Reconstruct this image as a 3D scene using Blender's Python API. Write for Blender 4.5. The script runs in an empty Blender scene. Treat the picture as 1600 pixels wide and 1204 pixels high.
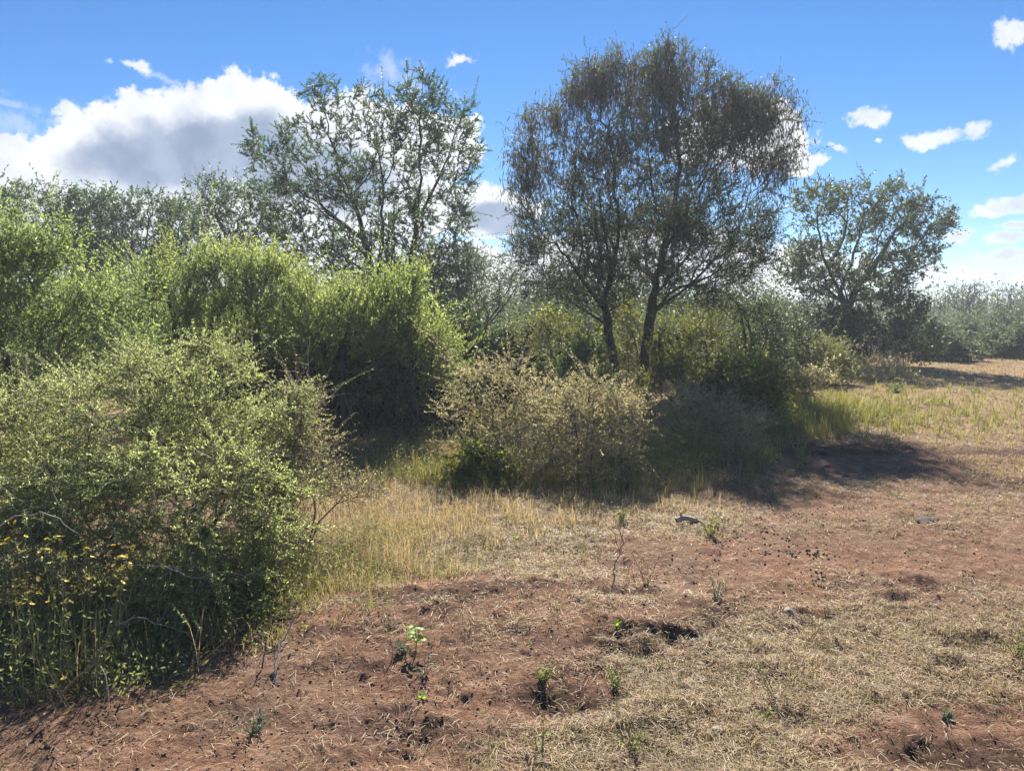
import bpy, math, numpy as np
from mathutils import Vector
R = math.radians
scene = bpy.context.scene
COL = scene.collection

# ------------------------------------------------------------------ camera
CAM_H = 1.6
PITCH = R(5.57)
F = 1200.0                      # focal length in photo pixels (1600 wide)
cam_d = bpy.data.cameras.new('camera')
cam_d.sensor_width = 36.0
cam_d.lens = 27.0
cam_d.clip_end = 5000
cam_d.clip_start = 0.02
cam = bpy.data.objects.new('camera', cam_d)
COL.objects.link(cam)
cam.location = (0, 0, CAM_H)
cam.rotation_euler = (R(90) - PITCH, 0, 0)
scene.camera = cam

# ------------------------------------------------------------------ exposure / render
vs = scene.view_settings
vs.view_transform = 'Standard'
vs.look = 'None'
vs.exposure = 1.5
vs.gamma = 1.0
scene.render.engine = 'CYCLES'
cy = scene.cycles
cy.max_bounces = 8
cy.diffuse_bounces = 4
cy.glossy_bounces = 2
cy.transmission_bounces = 5
cy.transparent_max_bounces = 6
cy.volume_bounces = 0
cy.use_denoising = True
try:
    cy.denoiser = 'OPENIMAGEDENOISE'
    cy.denoising_prefilter = 'ACCURATE'
except Exception:
    pass
cy.use_adaptive_sampling = False
cy.caustics_reflective = False
cy.caustics_refractive = False

# ------------------------------------------------------------------ sun and sky
SUN_EL, SUN_AZ = R(38.5), R(4.5)        # azimuth from +Y towards +X
sun_dir = Vector((math.sin(SUN_AZ) * math.cos(SUN_EL), math.cos(SUN_AZ) * math.cos(SUN_EL), math.sin(SUN_EL)))
sl = bpy.data.lights.new('sun', 'SUN')
sl.energy = 4.7
sl.angle = R(0.5)
sl.color = (1.0, 0.93, 0.80)
so = bpy.data.objects.new('sun', sl)
COL.objects.link(so)
so.rotation_euler = (-sun_dir).to_track_quat('-Z', 'Y').to_euler()


class NT:
    """small helper to write node trees"""
    def __init__(s, tree):
        s.t = tree
        s.n = tree.nodes
        s.l = tree.links
    def node(s, kind, **kw):
        nd = s.n.new(kind)
        for k, v in kw.items():
            setattr(nd, k, v)
        return nd
    def put(s, sock, v):
        if isinstance(v, bpy.types.NodeSocket):
            s.l.new(v, sock)
        else:
            sock.default_value = v
    def math(s, op, a, b=None, c=None, clamp=False):
        nd = s.node('ShaderNodeMath', operation=op)
        nd.use_clamp = clamp
        s.put(nd.inputs[0], a)
        if b is not None: s.put(nd.inputs[1], b)
        if c is not None: s.put(nd.inputs[2], c)
        return nd.outputs[0]
    def mix(s, f, a, b, blend='MIX'):
        nd = s.node('ShaderNodeMix', data_type='RGBA', blend_type=blend)
        s.put(nd.inputs[0], f); s.put(nd.inputs[6], a); s.put(nd.inputs[7], b)
        return nd.outputs[2]
    def noise(s, vec, scale, detail=4, rough=0.55, dist=0.0):
        nd = s.node('ShaderNodeTexNoise')
        if vec is not None: s.l.new(vec, nd.inputs['Vector'])
        nd.inputs['Scale'].default_value = scale
        nd.inputs['Detail'].default_value = detail
        nd.inputs['Roughness'].default_value = rough
        nd.inputs['Distortion'].default_value = dist
        return nd
    def smooth(s, v, lo, hi, a=0.0, b=1.0):
        nd = s.node('ShaderNodeMapRange', interpolation_type='SMOOTHSTEP')
        s.put(nd.inputs[0], v)
        for i, q in enumerate((lo, hi, a, b)): s.put(nd.inputs[i + 1], q)
        return nd.outputs[0]
    def ramp(s, v, stops):
        nd = s.node('ShaderNodeValToRGB')
        s.put(nd.inputs[0], v)
        cr = nd.color_ramp
        while len(cr.elements) < len(stops): cr.elements.new(0.5)
        for e, (p, c) in zip(cr.elements, stops):
            e.position = p; e.color = (*c, 1)
        return nd.outputs[0]


def ray(px, py):
    cx, cyy = (px - 800) / F, -(py - 602) / F
    s, c = math.sin(PITCH), math.cos(PITCH)
    return np.array((cx, c + cyy * s, -s + cyy * c))
def at(px, py, z=0.0):
    d = ray(px, py)
    t = (z - CAM_H) / d[2]
    return np.array((d[0] * t, d[1] * t, z))
def ptY(px, py, Y):
    d = ray(px, py)
    t = Y / d[1]
    return np.array((d[0] * t, Y, CAM_H + d[2] * t))
def azel(px, py):
    d = ray(px, py)
    d = d / np.linalg.norm(d)
    return math.atan2(d[0], d[1]), math.asin(d[2])

world = bpy.data.worlds.new('World')
scene.world = world
world.use_nodes = True
w = NT(world.node_tree)
w.n.clear()
sky = w.node('ShaderNodeTexSky', sky_type='NISHITA')
sky.sun_disc = False
sky.sun_elevation = SUN_EL
sky.sun_rotation = SUN_AZ
sky.altitude = 1400
sky.air_density = 0.85
sky.dust_density = 0.05
sky.ozone_density = 3.0
SKYS = 0.050
tc = w.node('ShaderNodeTexCoord')
sep = w.node('ShaderNodeSeparateXYZ')
w.l.new(tc.outputs['Generated'], sep.inputs[0])
az_ = w.math('ARCTAN2', sep.outputs[0], sep.outputs[1])
el_ = w.math('ARCSINE', sep.outputs[2])
cmb = w.node('ShaderNodeCombineXYZ')
w.put(cmb.inputs[0], az_); w.put(cmb.inputs[1], el_)
uv = cmb.outputs[0]
# domain warp for ragged edges
wn = w.noise(uv, 9.0, 6, 0.6)
wsub = w.node('ShaderNodeVectorMath', operation='SUBTRACT'); w.l.new(wn.outputs['Color'], wsub.inputs[0]); wsub.inputs[1].default_value = (0.5, 0.5, 0.5)
wsc = w.node('ShaderNodeVectorMath', operation='SCALE'); w.l.new(wsub.outputs[0], wsc.inputs[0]); wsc.inputs['Scale'].default_value = 0.07
wad = w.node('ShaderNodeVectorMath', operation='ADD'); w.l.new(uv, wad.inputs[0]); w.l.new(wsc.outputs[0], wad.inputs[1])
uvw = wad.outputs[0]
fine = w.noise(uv, 34.0, 7, 0.62).outputs[0]
finer = w.noise(uv, 95.0, 5, 0.65).outputs[0]
fine_c = w.math('ADD', w.math('MULTIPLY', w.math('SUBTRACT', fine, 0.5), 1.25), w.math('MULTIPLY', w.math('SUBTRACT', finer, 0.5), 0.45))

def ellipses(lst, vec):
    out = None
    for (px, py, rx, ry, rot) in lst:
        a, e = azel(px, py)
        mp = w.node('ShaderNodeMapping', vector_type='TEXTURE')
        w.l.new(vec, mp.inputs[0])
        mp.inputs[1].default_value = (a, e, 0)
        mp.inputs[2].default_value = (0, 0, R(rot))
        mp.inputs[3].default_value = (rx / F, ry / F, 1)
        ln = w.node('ShaderNodeVectorMath', operation='LENGTH'); w.l.new(mp.outputs[0], ln.inputs[0])
        v = w.math('SUBTRACT', 1.0, ln.outputs['Value'])
        out = v if out is None else w.math('MAXIMUM', out, v)
    return out
CUMULUS = [(400, 175, 95, 62, -12), (300, 215, 170, 75, 15), (470, 200, 70, 50, -30), (190, 250, 150, 75, 15), (60, 265, 130, 55, 0), (330, 290, 330, 60, 0),
           (600, 225, 140, 75, -10), (700, 225, 62, 40, 0), (740, 330, 120, 45, 0), (520, 330, 260, 70, 0), (120, 350, 320, 60, 0),
           (560, 430, 420, 55, 0), (1010, 400, 220, 45, 0), (1190, 420, 160, 42, 0), (1150, 215, 110, 48, -10), (1255, 262, 34, 17, 0), (1215, 200, 40, 28, -15)]
WISPS = [(1365, 183, 34, 15, 0), (1453, 206, 42, 17, 8), (1528, 190, 30, 14, 8), (1590, 52, 24, 18, 25), (1562, 256, 38, 14, 8), (1306, 239, 18, 11, 0),
         (720, 87, 26, 14, 15), (206, 104, 32, 11, -8), (105, 172, 28, 13, -20), (1376, 216, 10, 5, 0)]
LOW = [(1560, 325, 44, 15, 6), (1600, 318, 40, 14, 0), (1500, 372, 34, 9, 0), (1585, 372, 44, 13, 5), (1600, 350, 30, 10, 0), (1575, 402, 56, 9, 5), (1485, 424, 56, 8, 4), (1580, 430, 70, 8, 4), (1510, 447, 90, 6, 2), (1600, 455, 70, 8, 0),
       (1380, 440, 90, 9, 0), (1480, 350, 14, 8, 0)]
VEIL = [(640, 120, 90, 32, -20), (40, 190, 120, 45, -10), (20, 150, 60, 10, -8), (620, 105, 60, 14, 10), (250, 120, 70, 9, -8), (1160, 160, 60, 10, 12), (60, 215, 140, 20, -3)]
f1 = ellipses(CUMULUS, uvw)
f2 = ellipses(WISPS, uvw)
f3 = ellipses(LOW, uvw)
f4 = ellipses(VEIL, uvw)
d1 = w.smooth(w.math('ADD', f1, w.math('MULTIPLY', fine_c, 0.85)), -0.02, 0.17)
d2 = w.smooth(w.math('ADD', f2, w.math('MULTIPLY', fine_c, 2.4)), 0.10, 0.75, 0.0, 0.9)
d3 = w.smooth(w.math('ADD', f3, w.math('MULTIPLY', fine_c, 1.3)), 0.10, 0.55, 0.0, 0.9)
d4 = w.smooth(w.math('ADD', f4, w.math('MULTIPLY', fine_c, 2.2)), 0.1, 1.1, 0.0, 0.42)
dens = w.math('MAXIMUM', w.math('MAXIMUM', d1, d2), w.math('MAXIMUM', d3, d4), clamp=True)
# the thick grey base of the big cumulus, soft grey inside the low bands
SHADE = [(340, 235, 170, 62, 8), (430, 240, 90, 50, 0), (250, 250, 130, 45, 8), (500, 280, 120, 60, 0), (770, 345, 70, 25, 0)]
fs = ellipses(SHADE, uvw)
soft = w.noise(uvw, 14.0, 4, 0.5).outputs[0]
sh = w.smooth(w.math('ADD', fs, w.math('MULTIPLY', w.math('SUBTRACT', soft, 0.5), 0.9)), -0.12, 0.42)
puff = w.smooth(w.noise(uvw, 22.0, 6, 0.6).outputs[0], 0.35, 0.7)
lowsh = w.smooth(w.math('ADD', f3, w.math('MULTIPLY', w.math('SUBTRACT', soft, 0.5), 1.0)), 0.30, 0.8, 0.0, 0.30)
k = 1.0 / SKYS
ccol = w.mix(puff, (0.37 * k, 0.38 * k, 0.395 * k, 1), (0.22 * k, 0.25 * k, 0.31 * k, 1))
ccol = w.mix(w.math('MULTIPLY', w.math('SUBTRACT', 1.0, sh), 0.52), ccol, (0.355 * k, 0.362 * k, 0.38 * k, 1))
ccol = w.mix(w.math('MAXIMUM', sh, lowsh), ccol, w.mix(puff, (0.150 * k, 0.183 * k, 0.245 * k, 1), (0.100 * k, 0.132 * k, 0.195 * k, 1)))
hs = w.node('ShaderNodeHueSaturation')
hs.inputs['Saturation'].default_value = 1.26
hs.inputs['Value'].default_value = 1.0
hs.inputs['Hue'].default_value = 0.502
w.l.new(sky.outputs[0], hs.inputs['Color'])
skyc = hs.outputs[0]
fin = w.mix(dens, skyc, ccol)
bg = w.node('ShaderNodeBackground')
w.l.new(fin, bg.inputs[0]); bg.inputs[1].default_value = SKYS
wo = w.node('ShaderNodeOutputWorld')
w.l.new(bg.outputs[0], wo.inputs[0])

# ------------------------------------------------------------------ numpy noise
def _h(ix, iy, s):
    n = (ix.astype(np.int64) * 374761393 + iy.astype(np.int64) * 668265263 + s * 1442695041) & 0xffffffff
    n = ((n ^ (n >> 13)) * 1274126177) & 0xffffffff
    return ((n ^ (n >> 16)) & 0xffff) / 65535.0
def vnoise(x, y, s=0):
    ix, iy = np.floor(x), np.floor(y)
    fx, fy = x - ix, y - iy
    fx = fx * fx * (3 - 2 * fx); fy = fy * fy * (3 - 2 * fy)
    a, b = _h(ix, iy, s), _h(ix + 1, iy, s)
    c, d = _h(ix, iy + 1, s), _h(ix + 1, iy + 1, s)
    return (a + (b - a) * fx) + ((c + (d - c) * fx) - (a + (b - a) * fx)) * fy
def fbm(x, y, sc, o=4, s=0):
    v, a, t = 0, 1.0, 0
    for i in range(o):
        v = v + a * vnoise(x * sc + 17.3 * i, y * sc - 9.1 * i, s + i)
        t += a; a *= 0.5; sc *= 2.03
    return v / t

# hoof-churned patches, pits and the low heap of loose soil: (px, py, radius m, depth m)
PITS = [(at(px, py), r, d) for (px, py, r, d) in (
    (895, 925, .10, .05), (945, 940, .13, .05), (968, 1010, .07, .06), (980, 1035, .06, .05), (1055, 1015, .07, .06), (1092, 1010, .05, .06),
    (900, 1090, .14, .04), (850, 1110, .12, .05), (655, 1000, .10, .05), (640, 1150, .06, .05), (655, 1165, .04, .05), (625, 1130, .05, .05), (690, 1090, .05, .04),
    (1165, 943, .12, .05), (1150, 960, .10, .05), (1140, 980, .08, .05), (1125, 998, .10, .05), (1290, 965, .07, .04), (1335, 957, .05, .05), (1400, 940, .06, .06), (1440, 920, .10, .05),
    (1390, 905, .07, .05), (1445, 815, .14, .06), (1150, 1025, .08, .05), (1290, 1020, .07, .05), (1520, 1170, .13, .04), (1460, 1185, .10, .04), (1535, 1012, .10, .05), (1485, 1040, .05, .05),
    (1080, 1140, .1, .05), (1090, 1175, .12, .05), (1240, 1130, .08, .04), (760, 1075, .06, .04), (1590, 760, .2, .05), (1560, 750, .15, .05), (1430, 700, .3, .05), (1370, 705, .25, .05),
    (1480, 705, .3, .04), (1560, 708, .3, .05), (1440, 640, .4, .05), (1430, 655, .3, .05), (880, 828, .1, .04), (690, 950, .1, .03), (1120, 870, .08, .03))]
MOUND = at(745, 985)
def H(x, y):
    x = np.asarray(x, float); y = np.asarray(y, float)
    d = np.hypot(x, y)
    near = np.clip(1.6 - d / 16, 0, 1)
    h = 0.10 * (fbm(x, y, 0.22, 3, 5) - .5) + near * (0.055 * (fbm(x, y, 1.1, 3, 9) - .5) + 0.05 * (fbm(x, y, 4.5, 4, 21) - .5))
    ch = churn_shade(x, y)
    lump = fbm(x, y, 16, 3, 33)
    h = h + near * ch * .05 * (fbm(x, y, 24, 2, 35) - .5)
    h = h + near * 0.035 * np.clip(lump - .55, 0, 1) * 2 * (0.25 + fbm(x, y, 1.3, 3, 71))
    dx, dy = (x - MOUND[0]) / 1.0, (y - MOUND[1] - .1) / 0.55
    h = h + 0.10 * np.exp(-(dx * dx + dy * dy) ** 1.5)
    for c, r, dp in PITS:
        q = ((x - c[0]) / (1.35 * r)) ** 2 + ((y - c[1]) / r) ** 2
        m = q < 9
        if np.any(m):
            j = np.where(m, dp * np.exp(-q) - 0.45 * dp * np.exp(-(np.sqrt(q) - 1.7) ** 2 * 3), 0)
            h = h - j * (0.05 + .85 * fbm(x, y, 17, 3, 3))
    return h
def hz(x, y):
    return float(H(np.array([x]), np.array([y]))[0])

# straw cover (0 bare red soil .. 1 covered) : (px, py, radius m, amount)
LIT = [(at(px, py), rx, ry, a) for (px, py, rx, ry, a) in (
    (560, 1080, .85, .40, -.5), (420, 1160, .55, .30, -.28), (760, 960, .75, .30, -.55), (640, 930, .45, .25, -.4), (950, 1010, .5, .16, -.42), (880, 1100, .25, .16, -.5),
    (1120, 900, .9, .5, -.26), (1010, 850, .5, .4, -.10), (1250, 850, .6, .5, -.2), (1150, 765, 1.4, 1.0, -.3), (1300, 720, 1.6, 1.0, -.5), (1500, 1150, .55, .22, -.55), (1590, 1190, .5, .3, -.5),
    (1440, 640, .9, 1.2, -.55), (1560, 710, 1.8, .45, -.5), (1450, 860, .8, .4, -.15), (1560, 900, .7, .3, -.3), (1540, 950, .5, .2, -.2), (330, 1190, .5, .2, -.3), (1150, 960, .35, .1, -.4), (1290, 965, .3, .1, -.3),
    (1180, 1080, .6, .35, .35), (1020, 1180, .5, .25, .4), (1250, 1010, .8, .3, .28), (1450, 990, .9, .25, .22), (1420, 800, 1.3, .6, .25), (900, 800, 1.2, .8, .35), (700, 830, 1.0, .9, .45),
    (1000, 960, .3, .1, .35), (820, 1000, .5, .1, .2), (960, 900, .4, .15, .3), (1500, 620, 5, 3, .4), (1300, 640, 2.5, 2, .4), (1560, 580, 8, 3, .35), (320, 1060, .5, .12, .4), (540, 970, .7, .1, .45), (760, 1180, .3, .15, .25), (1350, 890, .6, .2, .25))]
def litter(x, y):
    x = np.asarray(x, float); y = np.asarray(y, float)
    v = 0.61 + 1.35 * (fbm(x, y, 1.0, 5, 40) - .5) + 0.5 * (fbm(x, y, 5.0, 3, 51) - .5)
    for c, rx, ry, a in LIT:
        v = v + a * np.exp(-((x - c[0]) / rx) ** 2 - ((y - c[1]) / ry) ** 2)
    return np.clip(v, 0, 1)

# freshly kicked-up, darker soil, plus painted shade on the mound's near slope
CHURN_SHADE = [(at(px, py), rx, ry, a) for (px, py, rx, ry, a) in (
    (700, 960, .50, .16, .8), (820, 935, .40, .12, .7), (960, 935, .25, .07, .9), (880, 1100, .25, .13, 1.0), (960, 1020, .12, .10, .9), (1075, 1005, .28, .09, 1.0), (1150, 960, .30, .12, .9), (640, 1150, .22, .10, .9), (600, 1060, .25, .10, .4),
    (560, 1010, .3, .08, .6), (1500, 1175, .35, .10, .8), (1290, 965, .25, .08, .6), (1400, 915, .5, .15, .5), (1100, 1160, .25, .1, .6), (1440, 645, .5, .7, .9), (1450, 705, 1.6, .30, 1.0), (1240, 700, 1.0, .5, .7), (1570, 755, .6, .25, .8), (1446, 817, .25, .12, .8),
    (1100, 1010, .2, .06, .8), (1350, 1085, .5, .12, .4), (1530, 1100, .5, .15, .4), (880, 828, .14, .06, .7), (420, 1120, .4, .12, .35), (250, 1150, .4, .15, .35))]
def churn_shade(x, y):
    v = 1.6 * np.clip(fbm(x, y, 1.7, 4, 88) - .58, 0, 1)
    for c, rx, ry, a in CHURN_SHADE:
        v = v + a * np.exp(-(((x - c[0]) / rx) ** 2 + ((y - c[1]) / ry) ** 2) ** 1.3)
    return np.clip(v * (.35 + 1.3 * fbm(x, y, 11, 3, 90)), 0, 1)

# ------------------------------------------------------------------ object helpers
def raw_mesh(name, V, quads=None, tris=None, smooth=False):
    me = bpy.data.meshes.new(name)
    V = np.asarray(V, np.float32)
    q = np.zeros((0, 4), np.int32) if quads is None else np.asarray(quads, np.int32)
    t = np.zeros((0, 3), np.int32) if tris is None else np.asarray(tris, np.int32)
    me.vertices.add(len(V)); me.vertices.foreach_set('co', V.ravel())
    nl = q.size + t.size
    me.loops.add(nl)
    me.loops.foreach_set('vertex_index', np.concatenate((q.ravel(), t.ravel())))
    me.polygons.add(len(q) + len(t))
    st = np.concatenate((np.arange(len(q)) * 4, q.size + np.arange(len(t)) * 3)).astype(np.int32)
    me.polygons.foreach_set('loop_start', st)
    if smooth:
        me.polygons.foreach_set('use_smooth', np.ones(len(st), bool))
    me.update(calc_edges=True)
    me.validate()
    return me
def link(name, me, mat, parent=None):
    o = bpy.data.objects.new(name, me)
    if mat is not None and not len(me.materials): me.materials.append(mat)
    COL.objects.link(o)
    if parent is not None: o.parent = parent
    return o
def tag(o, label=None, cat=None, group=None, kind=None):
    if label: o['label'] = label
    if cat: o['category'] = cat
    if group: o['group'] = group
    if kind: o['kind'] = kind
    return o
def thing(name, label, cat, loc, group=None):
    o = bpy.data.objects.new(name, None)
    o.empty_display_size = 0.2
    COL.objects.link(o)
    o.location = tuple(float(c) for c in loc)
    return tag(o, label, cat, group)
def dup(root, loc, rz=0.0, sc=1.0, label=None, group=None):
    r = root.copy(); COL.objects.link(r)
    r.location = tuple(float(c) for c in loc); r.rotation_euler = (0, 0, rz)
    r.scale = (sc, sc, sc) if np.isscalar(sc) else sc
    if label: r['label'] = label
    if group: r['group'] = group
    for ch in list(root.children):
        c = ch.copy(); COL.objects.link(c); c.parent = r
        for g in list(ch.children):
            d = g.copy(); COL.objects.link(d); d.parent = c
    return r

class Geo:
    """collects numpy pieces into one mesh"""
    def __init__(s):
        s.V, s.Q, s.T, s.n = [], [], [], 0
    def add(s, V, Q=None, T=None):
        V = np.asarray(V, float).reshape(-1, 3)
        if Q is not None: s.Q.append(np.asarray(Q).reshape(-1, 4) + s.n)
        if T is not None: s.T.append(np.asarray(T).reshape(-1, 3) + s.n)
        s.V.append(V); s.n += len(V)
    def build(s, name, mat, parent=None, smooth=False, off=None):
        V = np.concatenate(s.V)
        if off is not None: V = V - np.asarray(off)
        me = raw_mesh(name, V, np.concatenate(s.Q) if s.Q else None, np.concatenate(s.T) if s.T else None, smooth)
        return link(name, me, mat, parent)

def nrm(v):
    return v / np.maximum(np.linalg.norm(v, axis=-1, keepdims=True), 1e-9)
REF = nrm(np.array((0.31, 0.87, 0.22)))
def rings(P, D, r, k):
    D = nrm(D)
    u = nrm(np.cross(D, REF)); v = np.cross(D, u)
    a = np.arange(k) / k * 2 * np.pi
    return P[:, None, :] + r[:, None, None] * (np.cos(a)[None, :, None] * u[:, None, :] + np.sin(a)[None, :, None] * v[:, None, :])
def tubes(g, P0, D0, r0, P1, D1, r1, k):
    n = len(P0)
    if n == 0: return
    A, B = rings(P0, D0, r0, k), rings(P1, D1, r1, k)
    V = np.concatenate((A, B), axis=1).reshape(-1, 3)
    i = np.arange(k); j = (i + 1) % k
    q = np.stack((i, j, j + k, i + k), -1)[None] + (np.arange(n) * 2 * k)[:, None, None]
    g.add(V, q.reshape(-1, 4))
def polytube(g, pts, r0, r1, k=5):
    pts = np.asarray(pts, float)
    d = np.diff(pts, axis=0)
    D = np.concatenate((d[:1], (nrm(d[:-1]) + nrm(d[1:])), d[-1:]))
    r = np.linspace(r0, r1, len(pts))
    Rg = rings(pts, D, r, k)
    n = len(pts)
    i = np.arange(k); j = (i + 1) % k
    q = np.stack((i, j, j + k, i + k), -1)[None] + (np.arange(n - 1) * k)[:, None, None]
    g.add(Rg.reshape(-1, 3), q.reshape(-1, 4))
def diamonds(g, P, D, W, L, wd):
    """leaf quads: base P, direction D, width direction W, length L, half width wd"""
    D = nrm(D); W = nrm(W)
    m = P + D * (L * .45)[:, None]
    V = np.stack((P, m + W * wd[:, None], P + D * L[:, None], m - W * wd[:, None]), 1)
    g.add(V.reshape(-1, 3), np.arange(len(P) * 4).reshape(-1, 4))
def ribbons(g, P, az, L, wd, lean, curl, rng):
    """bent grass blades: 2 quads + tip triangle"""
    n = len(P)
    h = np.stack((np.cos(az), np.sin(az), np.zeros(n)), 1)
    s = np.stack((-np.sin(az), np.cos(az), np.zeros(n)), 1)
    tw = rng.normal(0, .5, n)
    s = nrm(s + np.array((0, 0, 1.0)) * tw[:, None] * .4)
    pts = []
    p = P.copy()
    pts.append(p)
    for i in range(3):
        a = lean + curl * (i / 2.0)
        p = p + (h * np.sin(a)[:, None] + np.array((0, 0, 1.0)) * np.cos(a)[:, None]) * (L / 3)[:, None]
        pts.append(p)
    V = np.stack((pts[0] + s * wd[:, None], pts[0] - s * wd[:, None], pts[1] + s * wd[:, None] * .9, pts[1] - s * wd[:, None] * .9,
                  pts[2] + s * wd[:, None] * .6, pts[2] - s * wd[:, None] * .6, pts[3]), 1)
    b = (np.arange(n) * 7)[:, None]
    q = np.concatenate((b + np.array((0, 1, 3, 2)), b + np.array((2, 3, 5, 4))))
    g.add(V.reshape(-1, 3), q, b + np.array((4, 5, 6)))

# ------------------------------------------------------------------ materials
def newmat(name):
    m = bpy.data.materials.new(name); m.use_nodes = True
    t = NT(m.node_tree); t.n.clear()
    out = t.node('ShaderNodeOutputMaterial')
    return m, t, out
def leaf_mat(name, c0, c1, c2, trans, tf=0.45, rough=0.5, cl=1.3, spec=0.3):
    m, t, out = newmat(name)
    geo = t.node('ShaderNodeNewGeometry')
    rnd = geo.outputs['Random Per Island']
    tcn = t.node('ShaderNodeTexCoord')
    nz = t.noise(tcn.outputs['Object'], cl, 3, 0.6).outputs[0]
    v = t.math('ADD', t.math('MULTIPLY', rnd, 0.6), t.math('MULTIPLY', t.math('SUBTRACT', nz, 0.3), 1.0), clamp=True)
    col = t.ramp(v, ((0.0, c0), (0.5, c1), (1.0, c2)))
    tcol = t.mix(1.0, col, (*trans, 1), 'MULTIPLY')
    p = t.node('ShaderNodeBsdfPrincipled')
    t.l.new(col, p.inputs['Base Color']); p.inputs['Roughness'].default_value = rough
    p.inputs['Specular IOR Level'].default_value = spec
    tr = t.node('ShaderNodeBsdfTranslucent'); t.l.new(tcol, tr.inputs[0])
    mx = t.node('ShaderNodeMixShader'); mx.inputs[0].default_value = tf
    t.l.new(p.outputs[0], mx.inputs[1]); t.l.new(tr.outputs[0], mx.inputs[2])
    t.l.new(mx.outputs[0], out.inputs[0])
    return m
def bark_mat(name, c0, c1, scale=18, bump=0.6):
    m, t, out = newmat(name)
    tcn = t.node('ShaderNodeTexCoord')
    mp = t.node('ShaderNodeMapping'); t.l.new(tcn.outputs['Object'], mp.inputs[0]); mp.inputs[3].default_value = (1, 1, .25)
    nz = t.noise(mp.outputs[0], scale, 6, 0.65).outputs[0]
    col = t.ramp(nz, ((0.3, c0), (0.7, c1)))
    p = t.node('ShaderNodeBsdfPrincipled'); t.l.new(col, p.inputs['Base Color']); p.inputs['Roughness'].default_value = .85
    b = t.node('ShaderNodeBump'); b.inputs['Strength'].default_value = bump; b.inputs['Distance'].default_value = .02
    t.l.new(nz, b.inputs['Height']); t.l.new(b.outputs[0], p.inputs['Normal'])
    t.l.new(p.outputs[0], out.inputs[0])
    return m

M = {}
M['bark'] = bark_mat('dark_bark', (.016, .013, .011), (.075, .058, .046))
M['twig'] = bark_mat('brown_twig', (.05, .038, .028), (.14, .105, .075), 60, .3)
M['thorntwig'] = bark_mat('grey_brown_twig', (.11, .09, .07), (.26, .22, .17), 60, .3)
M['pale'] = bark_mat('pale_grey_twig', (.25, .215, .17), (.50, .45, .37), 60, .3)
M['oldwood'] = bark_mat('weathered_wood', (.26, .20, .16), (.50, .42, .35), 30, .6)
M['pod'] = leaf_mat('dry_pod', (.078, .070, .066), (.125, .113, .106), (.18, .162, .150), (1.1, 1.0, .95), .3, .6)
M['acacia'] = leaf_mat('grey_green_leaf', (.046, .055, .036), (.076, .090, .056), (.12, .132, .078), (1.7, 1.9, 1.3), .46)
M['acacia_blue'] = leaf_mat('blue_green_leaf', (.034, .052, .030), (.060, .092, .048), (.10, .135, .068), (1.7, 1.95, 1.3), .46)
M['feather'] = leaf_mat('bright_feathery_leaf', (.085, .115, .042), (.15, .19, .066), (.25, .285, .12), (2.3, 2.25, 1.5), .64)
M['yellowgreen'] = leaf_mat('yellow_green_leaf', (.08, .112, .045), (.14, .178, .072), (.235, .26, .11), (2.1, 2.25, 1.5), .6)
M['thorn'] = leaf_mat('olive_thornbush_leaf', (.17, .195, .095), (.24, .265, .13), (.33, .345, .18), (2.0, 2.1, 1.5), .68)
M['tan'] = leaf_mat('tan_green_leaf', (.15, .14, .08), (.255, .235, .14), (.40, .355, .22), (1.9, 1.85, 1.4), .6)
M['greybrown'] = leaf_mat('grey_brown_leaf', (.13, .14, .09), (.23, .23, .15), (.35, .325, .23), (1.9, 1.9, 1.4), .6)
M['broad'] = leaf_mat('glossy_broad_leaf', (.05, .07, .022), (.10, .125, .036), (.27, .25, .06), (2.1, 2.0, 1.0), .52)
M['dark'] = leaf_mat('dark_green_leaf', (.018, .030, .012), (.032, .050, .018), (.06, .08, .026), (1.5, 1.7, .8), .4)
M['gold'] = leaf_mat('golden_grass', (.22, .165, .085), (.42, .325, .17), (.60, .485, .29), (1.35, 1.3, 1.1), .4, .55, 2.0)
M['straw'] = leaf_mat('straw_litter', (.13, .085, .05), (.33, .245, .145), (.58, .46, .295), (1.2, 1.1, 1.0), .25, .6, 3.0)
M['greengrass'] = leaf_mat('green_grass', (.08, .095, .03), (.17, .18, .06), (.33, .29, .13), (1.8, 1.7, 1.1), .45)
M['shortgrass'] = leaf_mat('yellowing_short_grass', (.13, .125, .045), (.28, .235, .10), (.42, .34, .17), (1.5, 1.4, 1.0), .4, .6, .8)
M['weed'] = leaf_mat('weed_leaf', (.08, .10, .045), (.15, .17, .075), (.25, .25, .13), (1.9, 1.9, 1.2), .45)
M['silver'] = leaf_mat('silver_leaf', (.12, .13, .09), (.20, .21, .15), (.30, .30, .23), (1.2, 1.3, 1.0), .3)
M['rust'] = leaf_mat('rusty_seed_head', (.16, .075, .035), (.32, .17, .09), (.48, .29, .17), (1.5, 1.3, 1.0), .35)
M['petal'] = leaf_mat('yellow_petal', (.62, .47, .03), (.78, .62, .05), (.85, .70, .14), (1.1, 1.05, .7), .35)
M['petal_old'] = leaf_mat('faded_petal', (.5, .35, .18), (.6, .45, .28), (.7, .55, .38), (1.1, 1.0, .8), .3)
M['stem'] = bark_mat('stalk', (.10, .10, .045), (.22, .19, .10), 80, .2)
M['dung'] = bark_mat('dung', (.012, .009, .008), (.04, .03, .026), 60, .6)
M['stone'] = bark_mat('pale_stone', (.22, .18, .14), (.42, .36, .30), 30, .4)
M['clod'] = bark_mat('soil_clod', (.13, .076, .05), (.27, .165, .11), 40, .9)
M['sapling'] = leaf_mat('bright_sapling_leaf', (.13, .24, .03), (.20, .34, .045), (.28, .42, .07), (1.7, 1.6, .7), .5)

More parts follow.
